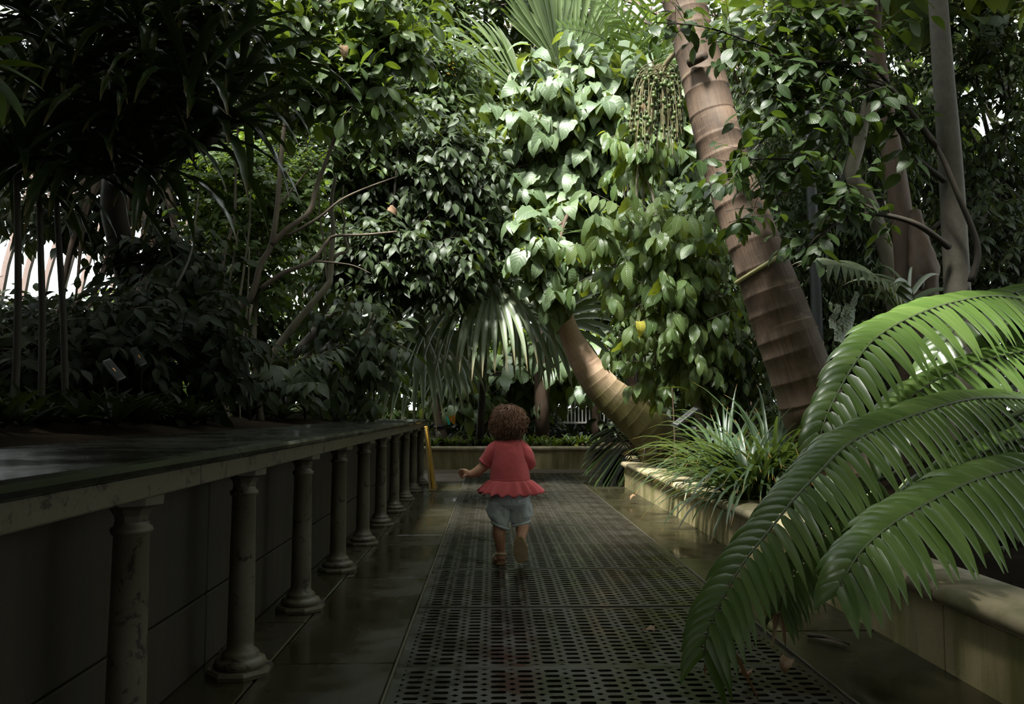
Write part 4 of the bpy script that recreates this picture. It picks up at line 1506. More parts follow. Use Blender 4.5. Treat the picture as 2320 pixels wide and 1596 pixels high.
b = P(260, 960, 4.4)
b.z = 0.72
shrub('dark_shrub', 'dark broad-leaved shrub low in the raised bed at the left', 'shrub', b, S_SHADED, M_BARK_DARK, [
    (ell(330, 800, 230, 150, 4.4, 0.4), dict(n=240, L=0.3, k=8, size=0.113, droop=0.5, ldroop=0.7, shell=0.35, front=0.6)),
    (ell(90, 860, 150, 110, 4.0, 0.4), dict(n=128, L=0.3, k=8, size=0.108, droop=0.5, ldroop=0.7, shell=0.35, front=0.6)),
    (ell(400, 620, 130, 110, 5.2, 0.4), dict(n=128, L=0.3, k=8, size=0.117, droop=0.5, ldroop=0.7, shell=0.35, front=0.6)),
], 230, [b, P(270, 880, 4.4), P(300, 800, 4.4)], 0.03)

b = P(590, 970, 6.0)
b.z = 0.72
shrub('fern_leaf_shrub', 'fresh green small-leaved shrub lit behind the dark screw pine', 'shrub', b, S_LIGHT, M_BARK_PALE, [
    (ell(590, 440, 170, 130, 6.9, 0.5), dict(n=190, L=0.35, k=12, size=0.085, droop=0.4, ldroop=0.3, shell=0.3, front=0.5, mode='opp', twig=0.0025)),
    (ell(540, 600, 150, 110, 6.7, 0.4), dict(n=100, L=0.35, k=12, size=0.085, droop=0.4, ldroop=0.3, shell=0.3, front=0.5, mode='opp', twig=0.0025)),
], 200, [b, P(575, 800, 6.4), P(585, 600, 6.8)], 0.03)

# branching small tree with bare crooked limbs
b = P(505, 985, 5.4)
b.z = 0.72
random.seed(54)
bt = Plant('branching_tree', 'small tree with bare dark forking limbs and large leathery leaves above the raised bed', 'tree', b, S_OBOV, M_BARK_DARK)
M_BARK_MID = bark_material('mid_bark', (0.055, 0.040, 0.028), (0.12, 0.090, 0.062), 20)
for pts, w in (([(515, 985, 5.4), (505, 880, 5.4), (500, 800, 5.45), (520, 720, 5.5), (570, 670, 5.5), (590, 600, 5.5), (615, 555, 5.5), (628, 470, 5.5), (635, 380, 5.5), (650, 230, 5.5), (660, 120, 5.5), (700, 20, 5.5)], 0.030),
               ([(615, 555, 5.5), (650, 520, 5.5), (700, 480, 5.55), (715, 430, 5.6), (730, 390, 5.6), (760, 310, 5.6), (800, 210, 5.6), (870, 90, 5.6)], 0.022),
               ([(590, 655, 5.5), (640, 620, 5.5), (705, 592, 5.55), (740, 550, 5.6), (760, 535, 5.6), (830, 532, 5.6), (900, 525, 5.6)], 0.018),
               ([(705, 592, 5.55), (750, 595, 5.6), (800, 602, 5.6), (840, 620, 5.6)], 0.009),
               ([(650, 535, 5.5), (720, 495, 5.5), (770, 455, 5.5), (820, 430, 5.5), (900, 400, 5.5)], 0.012),
               ([(628, 470, 5.5), (670, 420, 5.5), (710, 370, 5.5), (760, 330, 5.5)], 0.008),
               ([(520, 720, 5.5), (505, 600, 5.5), (530, 500, 5.5), (534, 400, 5.5), (540, 260, 5.5)], 0.014),
               ([(570, 690, 5.4), (545, 860, 5.4), (545, 980, 5.4)], 0.010),
               ([(640, 60, 5.5), (740, 10, 5.5), (800, -40, 5.5)], 0.014), ([(600, 110, 5.5), (640, 145, 5.5), (652, 180, 5.5)], 0.018)):
    bt.limb(pp(pts), [w * (1 - 0.6 * i / (len(pts) - 1)) for i in range(len(pts))], 'branch', 8, mat=M_BARK_MID)
for (x, y, a, bb, n, k) in ((740, 90, 190, 130, 100, 9), (620, 60, 130, 90, 50, 9), (690, 200, 120, 90, 44, 8), (840, 200, 110, 110, 46, 9), (900, 60, 90, 90, 34, 9)):
    bt.crown(*ell(x, y, a, bb, 5.7, 0.4), n=n, L=0.30, k=k, size=0.155, droop=0.3, ldroop=0.45, shell=0.3, front=0.5, mode='spiral', spread=0.9)
bt.finish(300)

# pale crooked shrub stem
b = P(565, 950, 6.1)
b.z = 0.72
pt = Plant('pale_stem_shrub', 'shrub with a bare pale crooked stem in the middle of the raised bed', 'shrub', b, S_DARK, M_BARK_PALE)
for pts, w in (([(568, 960, 6.1), (575, 890, 6.1), (620, 800, 6.1), (680, 720, 6.1), (740, 650, 6.1), (748, 628, 6.1), (752, 560, 6.1), (755, 520, 6.1), (751, 460, 6.1), (760, 400, 6.1)], 0.034),
               ([(752, 588, 6.1), (770, 575, 6.1), (788, 568, 6.1), (782, 540, 6.1), (778, 520, 6.1), (782, 500, 6.1), (775, 470, 6.1), (778, 420, 6.1)], 0.014),
               ([(742, 640, 6.1), (735, 560, 6.1), (724, 480, 6.1), (722, 380, 6.1)], 0.010), ([(500, 960, 6.0), (560, 560, 6.2), (568, 430, 6.2)], 0.012), ([(470, 940, 6.0), (520, 640, 6.2), (540, 520, 6.2)], 0.013),
               ([(545, 800, 6.0), (560, 700, 6.0), (565, 560, 6.0)], 0.010), ([(735, 950, 7.0), (728, 880, 7.0), (715, 820, 7.0)], 0.03), ([(760, 950, 7.0), (790, 880, 7.0), (815, 800, 7.0), (850, 700, 7.0)], 0.025), ([(460, 700, 6.2), (440, 560, 6.2), (450, 440, 6.2)], 0.014)):
    pt.limb(pp(pts), [w * (1 - 0.6 * i / (len(pts) - 1)) for i in range(len(pts))], 'branch', 8)
pt.crown(*ell(640, 850, 130, 90, 6.2, 0.4), n=26, L=0.3, k=7, size=0.15, droop=0.4, ldroop=0.7, shell=0.2, mode='opp')
pt.crown(*ell(800, 800, 120, 160, 7.2, 0.4), n=100, L=0.3, k=8, size=0.16, droop=0.5, ldroop=0.9, shell=0.3, front=0.5)
pt.finish(230)

b = Vector((-2.4, 7.6, 0.72))
shrub('glossy_shrub', 'dense dark glossy shrub left of the broad-leaved tree', 'shrub', b, S_DARK, M_BARK_DARK, [
    (ell(960, 400, 190, 170, 8.6, 0.6), dict(n=450, L=0.4, k=8, size=0.155, droop=0.5, ldroop=0.7, shell=0.4, front=0.6)),
    (ell(900, 590, 200, 110, 8.2, 0.5), dict(n=285, L=0.35, k=8, size=0.146, droop=0.5, ldroop=0.7, shell=0.4, front=0.6)),
    (ell(1060, 560, 90, 100, 8.6, 0.4), dict(n=135, L=0.35, k=8, size=0.146, droop=0.5, ldroop=0.7, shell=0.4, front=0.6)),
], 300, [b, P(760, 700, 8.0), P(880, 550, 8.2)], 0.05)
b = Vector((-2.2, 8.3, 0.72))
shrub('leafy_tree', 'mid-green leafy tree rising at the back of the raised bed', 'tree', b, S_MID, M_BARK_DARK, [
    (ell(900, 210, 210, 170, 9.4, 0.7), dict(n=544, L=0.4, k=8, size=0.148, droop=0.4, ldroop=0.5, shell=0.4, front=0.6)),
    (ell(700, 330, 230, 180, 8.4, 0.7), dict(n=561, L=0.4, k=8, size=0.131, droop=0.4, ldroop=0.5, shell=0.4, front=0.6)),
    (ell(880, 20, 140, 90, 10.0, 0.5), dict(n=187, L=0.4, k=8, size=0.148, droop=0.4, ldroop=0.5, shell=0.4, front=0.6)),
], 300, [b, P(790, 700, 8.6), P(800, 400, 8.8), P(830, 250, 9.0)], 0.06)
b = Vector((-4.3, 7.2, 0.72))
shrub('red_trunk_tree', 'reddish-trunked tree in front of the bright glazing at the left', 'tree', b, S_SHADED, M_BARK_BROWN, [
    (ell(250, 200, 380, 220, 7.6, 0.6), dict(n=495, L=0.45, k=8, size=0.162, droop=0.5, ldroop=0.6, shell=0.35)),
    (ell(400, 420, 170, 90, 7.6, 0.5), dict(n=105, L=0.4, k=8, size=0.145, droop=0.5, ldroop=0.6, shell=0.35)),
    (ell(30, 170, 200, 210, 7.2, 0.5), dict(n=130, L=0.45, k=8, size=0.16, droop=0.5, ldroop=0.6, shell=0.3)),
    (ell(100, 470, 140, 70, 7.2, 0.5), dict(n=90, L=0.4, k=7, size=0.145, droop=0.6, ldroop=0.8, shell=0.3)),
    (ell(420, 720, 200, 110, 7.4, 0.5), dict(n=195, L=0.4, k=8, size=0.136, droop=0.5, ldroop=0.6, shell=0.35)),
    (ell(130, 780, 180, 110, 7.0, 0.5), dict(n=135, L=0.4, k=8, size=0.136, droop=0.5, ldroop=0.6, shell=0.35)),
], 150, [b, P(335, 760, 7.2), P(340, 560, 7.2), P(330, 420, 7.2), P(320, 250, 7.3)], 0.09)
b = Vector((-3.6, 9.9, 0.3))
shrub('screen_shrub', 'leafy shrub screening the glazing behind the raised bed', 'shrub', b, S_MID, M_BARK_PALE, [
    (ell(640, 560, 220, 220, 10.3, 0.6), dict(n=461, L=0.4, k=8, size=0.145, droop=0.5, ldroop=0.6, shell=0.3)),
    (ell(860, 760, 150, 190, 10.6, 0.6), dict(n=280, L=0.4, k=8, size=0.145, droop=0.5, ldroop=0.6, shell=0.3)),
], 100, [b, P(700, 800, 10.0), P(680, 560, 10.0)], 0.06)

# ---------------------------------------------------------------- the far bed
random.seed(55)
b = Vector((0.2, 12.4, 0.28))
shrub('broad_shrub', 'dark large-leaved shrub in the far planter behind the child', 'shrub', b, S_BIG, M_BARK_DARK, [
    (ell(1270, 830, 150, 80, 12.6, 0.4), dict(n=70, L=0.4, k=6, size=0.30, droop=0.5, ldroop=0.9, shell=0.3, front=0.6, twig=0.005)),
    (ell(1020, 860, 70, 80, 12.2, 0.3), dict(n=46, L=0.4, k=6, size=0.28, droop=0.5, ldroop=0.9, shell=0.3, front=0.6, twig=0.005)),
], 200, [b, P(1160, 850, 12.4)], 0.03)
b = Vector((0.5, 13.0, 0.28))
shrub('yellow_green_shrub', 'yellowish fresh-leaved shrub seen below the drooping fan palm', 'shrub', b, S_LIGHT, M_BARK_DARK, [
    (ell(1150, 850, 140, 90, 13.2, 0.4), dict(n=130, L=0.4, k=8, size=0.22, droop=0.4, ldroop=0.4, shell=0.3, front=0.6)),
    (ell(1060, 760, 150, 110, 13.6, 0.4), dict(n=110, L=0.4, k=8, size=0.20, droop=0.4, ldroop=0.4, shell=0.3, front=0.6)),
], 100, [b, P(1150, 880, 13.0)], 0.03)
for k, (x, y, a, bb, Y, lab) in enumerate(((1000, 280, 220, 260, 13.4, 'tall leafy tree filling the background left of the tall fans'), (1450, 300, 260, 300, 13.2, 'tall leafy tree filling the background behind the feather palm'),
                                           (1700, 250, 200, 330, 10.8, 'tall leafy tree filling the background behind the leaning palm'), (1350, 620, 300, 200, 13.8, 'leafy tree low in the background behind the curved palm'),
                                           (1880, 650, 250, 250, 9.4, 'leafy tree low in the background behind the dark post'), (1120, 560, 200, 130, 13.9, 'leafy tree in the background above the drooping fans'), (1100, 10, 330, 110, 13.4, 'leafy tree crown showing between the tall fans at the top'))):
    b = P(x, 1000, Y)
    b.z = 0.25
    shrub('background_tree', lab, 'tree', b, (S_MID, S_LIGHT, S_MID, S_DARK, S_DARK, S_MID, S_MID)[k], M_BARK_BROWN, [
        (ell(x, y, a, bb, Y, 0.7), dict(n=330, L=0.5, k=9, size=0.24, droop=0.4, ldroop=0.5, shell=0.3, front=0.3))], 60, [b, P(x, (y + 1000) / 2, Y), P(x, y, Y)], 0.08)

for k, (x0, x1, y0, y1, z0, z1, n, lab, sp_) in enumerate(((-5.0, -1.2, 14.2, 15.8, 0.3, 2.6, 520, 'dense hedge-like shrub at the far left end of the house', S_MID), (-1.2, 2.6, 14.4, 15.8, 0.3, 2.4, 520, 'dense hedge-like shrub behind the white railing', S_DARK), (2.6, 6.2, 12.5, 15.8, 0.3, 3.2, 620, 'dense hedge-like shrub at the far right end of the house', S_MID),
                                                           (5.0, 6.2, 6.0, 12.5, 0.3, 3.2, 520, 'dense hedge-like shrub along the right glazing', S_DARK), (2.0, 4.4, 12.0, 13.6, 0.3, 2.2, 360, 'shrub behind the foot of the curved palm', S_DARK), (-5.2, -4.5, 9.5, 14.0, 0.4, 2.2, 260, 'shrub beside the left glazing beyond the raised bed', S_MID), (-5.2, -4.1, 5.6, 9.6, 0.75, 1.75, 420, 'low dark shrub in front of the left glazing', S_SHADED))):
    b = Vector(((x0 + x1) / 2, (y0 + y1) / 2, 0.27))
    p = Plant('hedge_shrub', lab, 'shrub', b, sp_, M_BARK_DARK)
    for j in range(5):
        p.limb([b + Vector((random.uniform(-0.3, 0.3), 0, 0)), b + Vector((random.uniform(-0.8, 0.8), 0, 0.8)), b + Vector((random.uniform(-1.5, 1.5), 0, 1.6))], [0.03, 0.02, 0.008], 'branch', 6)
    for i in range(n):
        q = Vector((random.uniform(x0, x1), random.uniform(y0, y1), random.uniform(z0, z1)))
        p.spray(q, rv() + Vector((0, 0, 0.4)), 0.4, 8, 0.22, 0.4, 0.5, 1.0, 'alt', 0.004)
    p.finish(60)

# low ground cover along the far planter
random.seed(56)
for k in range(22):
    x = 960 + k * 18.5 + random.uniform(-6, 6)
    b = P(x, 1000, 11.6 + random.uniform(-0.1, 0.3))
    b.z = 0.27
    g = thing('ground_cover', 'low tuft of pointed dark leaves along the back of the far planter wall', 'plant', b, 'ground cover tufts in the far planter')
    for i in range(18):
        a = i * 2.4
        strap_leaf('leaf', b + rv(0.05) * 0.5, Vector((math.cos(a), math.sin(a), random.uniform(0.5, 1.8))), random.uniform(0.14, 0.26), 0.035, 1.3, L_MID if k % 3 else L_GRASS, g, 4, 0.2, shape='blade')
# low leaves in the left bed
for k in range(86):
    x, Y = (random.uniform(-2.4, -1.42), random.uniform(2.0, 8.2)) if k < 46 else (random.uniform(-2.1, -1.38), random.uniform(1.9, 4.2))
    b = Vector((x, Y, 0.74))
    g = thing('low_plant', 'low dark leafy plant on the soil of the raised bed', 'plant', b, 'low plants on the raised bed')
    for i in range(14):
        a = i * 2.4
        strap_leaf('leaf', b, Vector((math.cos(a), math.sin(a), random.uniform(0.4, 1.8))), random.uniform(0.10, 0.22), 0.036, 1.2, L_SHADED, g, 4, 0.2, shape='blade')
# low leaves in the right bed
for k, (x, y, Y, n, s) in enumerate(((2190, 1200, 3.6, 8, 0.22), (2270, 1280, 3.3, 5, 0.16), (1850, 1090, 4.6, 9, 0.24), (2240, 1100, 3.8, 9, 0.24), (1990, 1220, 3.9, 7, 0.2))):
    b = P(x, y, Y)
    b.z = 0.24
    g = thing('heart_leaf_plant', ('broad-leaved plant at the foot of the grey tree', 'small heart-leaved plant on the soil at the lower right edge', 'broad-leaved plant beside the strap-leaved clump', 'broad dark-leaved plant in the shade under the feather fronds', 'broad-leaved plant behind the coping under the feather fronds')[k], 'plant', b)
    for i in range(n):
        a = i * 2.4 + k
        d = Vector((math.cos(a) * 0.5, math.sin(a) * 0.5 - 0.2, 1))
        st = bent_path(b, d, random.uniform(0.1, 0.28), 4, 0.6)
        pe = MB().tube(st, 0.005, 5).obj('petiole', M_STEM_GREEN, g)
        o = new_obj('leaf', S_BIG.hi[i % 4], g)
        o.matrix_basis = Matrix(frame_mat(st[-1], Vector((d.x * 1.5, d.y * 1.5 - 0.3, -0.4)), UP + Vector((0, -0.4, 0)), s * random.uniform(0.8, 1.2)))

# ---------------------------------------------------------------- added leaf layers, mostly unseen, shading the foreground and closing sky gaps
random.seed(57)


def overhead(root, boxes, size, sp=S_BIG):
    M = []
    for (x0, x1, y0, y1, z0, z1, n) in boxes:
        for i in range(n):
            p = Vector((random.uniform(x0, x1), random.uniform(y0, y1), random.uniform(z0, z1)))
            if 0.35 < p.x < 2.0 and 1.6 < p.y < 2.6 and p.z > 3: continue          # gap left to let sun onto the feather fronds
            M.append(frame_mat(p, Vector((random.uniform(-1, 1), random.uniform(-1, 1), random.uniform(-0.6, 0.1))), UP + rv(0.5), size * random.uniform(0.7, 1.2)))
    M = np.array(M)
    bake_leaves('added_leaves', sp, M, RNG.integers(0, len(sp.lo), len(M)), root)


OVER = [(-5.3, -0.6, -3.8, 3.7, 3.2, 4.3, 3600), (-0.6, 6.2, -3.8, 3.1, 3.1, 4.2, 3400)]
overhead(scr, OVER[:1], 0.42)
overhead(gt.root, OVER[1:], 0.42)
overhead(bt.root, [(-5.2, -1.9, 3.6, 5.6, 4.0, 5.0, 900), (-5.2, -3.3, 5.5, 9.0, 5.4, 6.4, 800)], 0.42)
overhead(palm, [(2.4, 6.2, 3.4, 7.0, 4.3, 5.2, 1300), (1.7, 2.6, 3.1, 5.4, 4.6, 5.3, 260), (2.8, 6.0, 7.0, 9.3, 5.6, 6.6, 700)], 0.42)
overhead(palm2, [(-5.0, 6.0, 13.2, 15.8, 3.6, 7.4, 1700), (-3.4, 4.4, 13.0, 15.6, 6.6, 7.7, 900), (4.4, 6.1, 7.5, 13.0, 3.2, 6.0, 700), (-4.6, -1.6, 11.5, 13.5, 4.5, 7.0, 500)], 0.42, S_MID)
# added unseen leaf walls beside and behind the viewer, blocking low light
overhead(scr, [(-5.2, -3.2, -3.8, 3.0, 0.6, 3.4, 1100), (-5.3, -4.4, 3.0, 6.2, 0.6, 3.8, 800)], 0.42)
overhead(gt.root, [(4.2, 6.2, -3.8, 5.0, 0.4, 3.6, 900)], 0.42)
# ================================================================== SIGNS, STAKES AND SMALL THINGS
M_BLACK = plain('black_plastic', (0.010, 0.010, 0.010), 0.5, spec=0.3)
M_SIGNFACE = plain('sign_face', (0.16, 0.16, 0.155), 0.35)
M_TEXT = plain('sign_print', (0.03, 0.03, 0.03), 0.5)
M_SIGNDARK = plain('sign_dark', (0.022, 0.022, 0.020), 0.7, spec=0.1)
M_ORANGE = plain('orange_print', (0.55, 0.22, 0.03), 0.5)
M_YELLOW = plain('yellow_plastic', (0.30, 0.165, 0.010), 0.4)
M_YELLOW2 = plain('worn_yellow_plastic', (0.26, 0.18, 0.08), 0.5)
M_TEAL = plain('teal_label', (0.02, 0.38, 0.32), 0.4)
M_WHITEPAINT = plain('white_paint', (0.62, 0.60, 0.58), 0.5)


def board_sign(label, A, B, D, base, face=M_SIGNFACE, lines=8, mark=False):
    """board with corners A, A+u, A+u+v, A+v on one post"""
    A, B, D = Vector(A), Vector(B), Vector(D)
    u, v = B - A, D - A
    n = u.cross(v).normalized()
    if n.dot(CAM_P - A) < 0: n = -n
    t = thing('plant_sign', label, 'sign', base)

    def plate(a0, a1, b0, b1, h0, h1, name, mat):
        c = [A + u * a + v * b_ for a, b_ in ((a0, b0), (a1, b0), (a1, b1), (a0, b1))]
        MB().ring_loft([[p + n * h0 for p in c], [p + n * h1 for p in c]], caps=True).obj(name, mat, t, False)

    plate(0, 1, 0, 1, -0.012, 0.0, 'board', M_BLACK)
    plate(0.07, 0.93, 0.12, 0.88, 0.0005, 0.002, 'label_plate', face)
    if lines:
        m = MB()
        for i in range(lines):
            x = 0.12 + 0.76 * i / (lines - 1)
            c = [A + u * a + v * b_ + n * 0.0028 for a, b_ in ((x - 0.02, 0.2), (x + 0.02, 0.2), (x + 0.02, 0.2 + 0.6 * random.uniform(0.6, 1)), (x - 0.02, 0.8))]
            m.add(c, [(0, 1, 2, 3)])
        m.obj('print_line', M_TEXT, t, False)
    if mark:
        plate(0.45, 0.62, 0.25, 0.42, 0.002, 0.0035, 'orange_mark', M_ORANGE)
    top = A + u * 0.5 + v * 0.5 - n * 0.012
    MB().tube([Vector(base), Vector((base[0], base[1], top.z - 0.02)).lerp(top, 0.3), top], 0.008, 8).obj('post', M_BLACK, t)
    return t


random.seed(61)
b = P(1555, 1040, 6.6); b.z = 0.22
board_sign('black plant sign with rows of small print beside the strap-leaved clump', P(1519, 962, 6.45), P(1572, 921, 6.75), P(1533, 967, 6.35), b, lines=14)
b = P(846, 960, 7.6); b.z = 0.74
board_sign('dark plant sign on a post at the far end of the raised bed', P(824, 832, 7.5), P(872, 884, 7.6), P(834, 826, 7.75), b, M_SIGNDARK, 0)
b = P(262, 975, 3.5); b.z = 0.74
board_sign('dark plant sign with an orange mark low among the shrub in the raised bed', P(233, 818, 3.45), P(270, 862, 3.4), P(249, 812, 3.5), b, M_SIGNDARK, 0, True)
b = P(318, 965, 3.9); b.z = 0.74
board_sign('second dark plant sign with an orange mark a little farther along the raised bed', P(297, 790, 3.85), P(322, 829, 3.8), P(309, 785, 3.9), b, M_SIGNDARK, 0, True)

for k, (x0, y0, x1, y1, Y, lab) in enumerate(((493, 872, 486, 985, 4.9, 'black stake by the foot of the branching tree'), (560, 770, 566, 978, 5.2, 'tall black stake right of the branching tree'), (682, 850, 692, 950, 6.4, 'black stake near the far signs in the raised bed'),
                                              (1462, 1008, 1456, 1045, 8.2, 'thin grey stake left at the foot of the curved palm'), (1487, 1006, 1482, 1048, 8.1, 'thin grey stake right at the foot of the curved palm'))):
    a, c = P(x0, y0, Y), P(x1, y1, Y)
    c.z = 0.71 if x0 < 1000 else 0.2
    t = thing('stake', lab, 'stake', c)
    MB().tube([c, a], 0.009 if k < 3 else 0.007, 8).obj('shaft', M_BLACK if k < 3 else M_IRON, t)
    MB().ellipsoid(a, (0.012, 0.012, 0.014), 8, 6).obj('knob', M_BLACK if k < 3 else M_IRON, t)

# slender stems right of the curved palm
for k, (pts, r, lab) in enumerate((([(1600, 1010, 7.4), (1590, 900, 7.4), (1568, 830, 7.4), (1555, 740, 7.4), (1545, 690, 7.4)], 0.022, 'bent brown sapling stem behind the plant sign'), ([(1640, 1000, 7.5), (1618, 880, 7.5), (1590, 800, 7.5)], 0.035, 'thicker dark sapling stem behind the plant sign'), ([(1530, 1010, 6.9), (1527, 960, 6.9), (1523, 880, 6.9)], 0.008, 'thin reddish twig beside the plant sign'))):
    q = pp(pts)
    t = thing('sapling', lab, 'sapling', (q[0].x, q[0].y, 0.22))
    q[0].z = 0.2
    MB().tube(catmull(q, 6), interp([r * (1 - 0.1 * i) for i in range(len(q))], 6), 8).obj('stem', M_BARK_BROWN, t)
    for j in range(5):
        o = new_obj('leaf', S_MID.hi[j % 4], t)
        o.matrix_basis = Matrix(frame_mat(q[-1], Vector((math.cos(j * 2.4), math.sin(j * 2.4) * 0.5 - 0.2, 0.2)), UP, 0.14))

# folded yellow floor sign at the end of the bench
fs = thing('floor_sign', 'yellow folding wet-floor sign standing at the far end of the raised bed', 'sign', (-0.62, 8.15, 0))
for (xb, xt, mat, nm) in ((-0.568, -0.652, M_YELLOW, 'front_panel'), (-0.600, -0.660, M_YELLOW2, 'back_panel')):
    pr = []
    yc = 8.16
    q = [(xb, yc - 0.15, 0.0), (xb, yc + 0.15, 0.0), (xt, yc + 0.10, 0.62), (xt, yc - 0.10, 0.62)]
    c = [Vector(p) for p in q]
    n = (c[1] - c[0]).cross(c[3] - c[0]).normalized()
    bevel(MB().ring_loft([[p - n * 0.011 for p in c], [p + n * 0.011 for p in c]], caps=True).obj(nm, mat, fs, False), 0.004)
MB().tube([(-0.66, 8.06, 0.625), (-0.66, 8.26, 0.625)], 0.014, 8).obj('hinge', M_YELLOW, fs)
for y_ in (8.03, 8.29):
    MB().box((-0.565, y_, 0.012), (0.05, 0.04, 0.022)).obj('foot', M_YELLOW2, fs, False)

# bulkhead lamp low on the right wall
wl = thing('bulkhead_lamp', 'black oval bulkhead light low on the right planter wall near its far end', 'lamp', (1.40, 8.85, 0.125))
rot = Matrix.Rotation(R_(-90), 3, 'Y')
MB().lathe([(0.0, 0.022), (0.062, 0.022), (0.066, 0.018), (0.067, 0.0), (0.0, 0.0)], (1.398, 8.85, 0.125), 24, Matrix.Diagonal((1, 0.8, 1.3)) @ rot).obj('housing', M_BLACK, wl)
MB().ellipsoid((1.372, 8.85, 0.125), (0.038, 0.038, 0.066), 14, 10).obj('lens', plain('lamp_lens', (0.06, 0.065, 0.06), 0.15), wl)
for dz in (-0.04, 0.0, 0.04):
    r_ = 0.040 * math.sqrt(1 - (dz / 0.07) ** 2)
    MB().tube([(1.374 - 1.12 * r_ * math.cos(a), 8.85 + 1.12 * r_ * math.sin(a), 0.125 + dz) for a in [R_(-80 + 16 * k) for k in range(11)]], 0.004, 6).obj('guard_bar', M_BLACK, wl)
MB().tube([(1.398, 8.80, 0.20), (1.398, 8.80, 0.26)], 0.005, 6).obj('cable', M_IRON, wl)

# fallen leaves and twig
for (x, y, s, rz, lab, mat) in ((1482, 1447, 0.065, 0.6, 'curled pale brown fallen leaf on the iron grating', L_DEAD), (1793, 1528, 0.075, 2.2, 'folded pale dry leaf on the grating edge below the feather fronds', L_DEAD), (1440, 1141, 0.10, 1.6, 'dark brown fallen leaf lying on the wet right paving', L_DEAD), (1693, 1560, 0.07, -0.3, 'brown dry leaf near the tip of the drooping feather frond', L_DEAD)):
    c = floor_at(x, y, 0.006)
    V, F, UV = leaf_tpl(0.6, 'oval', 7, 6, 0.55, 1.3, 0.12, 0.4, 0.12, int(x))
    V = V.copy()
    V[:, 2] -= V[:, 2].min()
    me = mesh_np('fallen_leaf', V, F, UV, mat)
    o = new_obj('fallen_leaf', me, None, lab, 'leaf')
    o.matrix_basis = Matrix.Translation((c.x, c.y, 0.003)) @ Matrix.Rotation(rz, 4, 'Z') @ Matrix.Rotation(0.25, 4, 'X') @ Matrix.Scale(s, 4)
a, c = floor_at(1830, 1440, 0.01), floor_at(1925, 1462, 0.01)
tw_ = MB().tube([a, a.lerp(c, 0.4) + Vector((0, 0.006, 0.006)), a.lerp(c, 0.75) + Vector((0, -0.004, 0.004)), c], [0.007, 0.009, 0.008, 0.004], 8)
tw_.ribbon([a.lerp(c, 0.1) + Vector((0, -0.02, 0.0)), a.lerp(c, 0.5) + Vector((0, -0.03, 0.012)), a.lerp(c, 1.0) + Vector((0, -0.02, 0))], [0.004, 0.022, 0.003], Vector((0, 1, 0)), 0.3)
tw_.obj('fallen_twig', M_BARK_BROWN, None, True, 'dry brown twig and sheath on the wet paving by the right wall', 'twig')

# small strapped trunk with teal tag and an orange leaf in the far bed
b = P(1000, 1010, 11.9); b.z = 0.27
st_ = thing('strapped_trunk', 'short crooked reddish trunk with a black strap in the far planter', 'tree', b)
MB().tube(catmull(pp([(1004, 1012, 11.9), (1000, 985, 11.9), (992, 950, 11.9), (986, 915, 11.9), (988, 870, 12.0)]), 5), interp([0.10, 0.085, 0.06, 0.05, 0.04], 5), 10).obj('trunk', M_BARK_BROWN, st_)
MB().lathe([(0.078, -0.025), (0.09, -0.02), (0.09, 0.02), (0.078, 0.025)], P(996, 968, 11.9), 14).obj('strap', M_BLACK, st_)
MB().tube(pp([(997, 1000, 11.78), (996, 985, 11.78), (992, 978, 11.78)]), [0.03, 0.028, 0.015], 8).obj('stub', M_BARK_PALE, st_)
tg = thing('plant_tag', 'small teal plant tag hanging beside the strapped trunk', 'tag', P(1017, 955, 11.75))
MB().ring_loft([[P(1011, 945, 11.75), P(1015, 945, 11.75), P(1021, 962, 11.75), P(1016, 963, 11.75)], [P(1011, 945, 11.756), P(1015, 945, 11.756), P(1021, 962, 11.756), P(1016, 963, 11.756)]], caps=True).obj('label_plate', M_TEAL, tg, False)
MB().tube(pp([(1012, 945, 11.75), (1008, 930, 11.78)]), 0.003, 5).obj('tie', M_BLACK, tg)
L_ORANGE = leaf_material('orange_leaf', (0.42, 0.17, 0.015), (0.55, 0.26, 0.03), 0.45, 0.3, (0.6, 0.3, 0.03))
ol = new_obj('orange_leaf', mesh_np('orange_leaf', *leaf_tpl(0.6, 'heart', 6, 4, 0.15, 0.3), L_ORANGE), None, 'single orange leaf hanging beside the teal plant tag', 'leaf')
ol.matrix_basis = Matrix(frame_mat(P(1022, 940, 11.72), Vector((0.35, -0.1, -1)), Vector((0, -1, 0.3)), 0.16))
yl = new_obj('yellow_leaf', mesh_np('yellow_leaf', *leaf_tpl(0.6, 'oval', 6, 4, 0.2, 0.5), leaf_material('yellow_leaf', (0.42, 0.36, 0.05), (0.5, 0.45, 0.09), 0.5, 0.2)), None, 'small yellow leaf on the coping of the far planter wall', 'leaf')
yl.matrix_basis = Matrix(frame_mat(P(1300, 1010, 11.12), Vector((1, -0.2, 0.15)), Vector((0, -0.8, 0.6)), 0.07))

# white railing beyond the far bed
rl = thing('railing', 'white painted railing glimpsed behind the far planter shrubs', 'railing', P(1340, 955, 13.9))
for k in range(22):
    x = 1270 + k * 8.2
    a, c = P(x, 886, 13.9), P(x, 962, 13.9)
    MB().box((a + c) / 2, (0.022, 0.022, (a - c).length)).obj('bar', M_WHITEPAINT, rl, False)
a, c = P(1262, 884, 13.9), P(1452, 884, 13.9)
MB().box((a + c) / 2, ((a - c).length, 0.04, 0.03)).obj('rail', M_WHITEPAINT, rl, False)
a, c = P(1262, 958, 13.9), P(1452, 958, 13.9)
MB().box((a + c) / 2, ((a - c).length, 0.04, 0.03)).obj('rail', M_WHITEPAINT, rl, False)

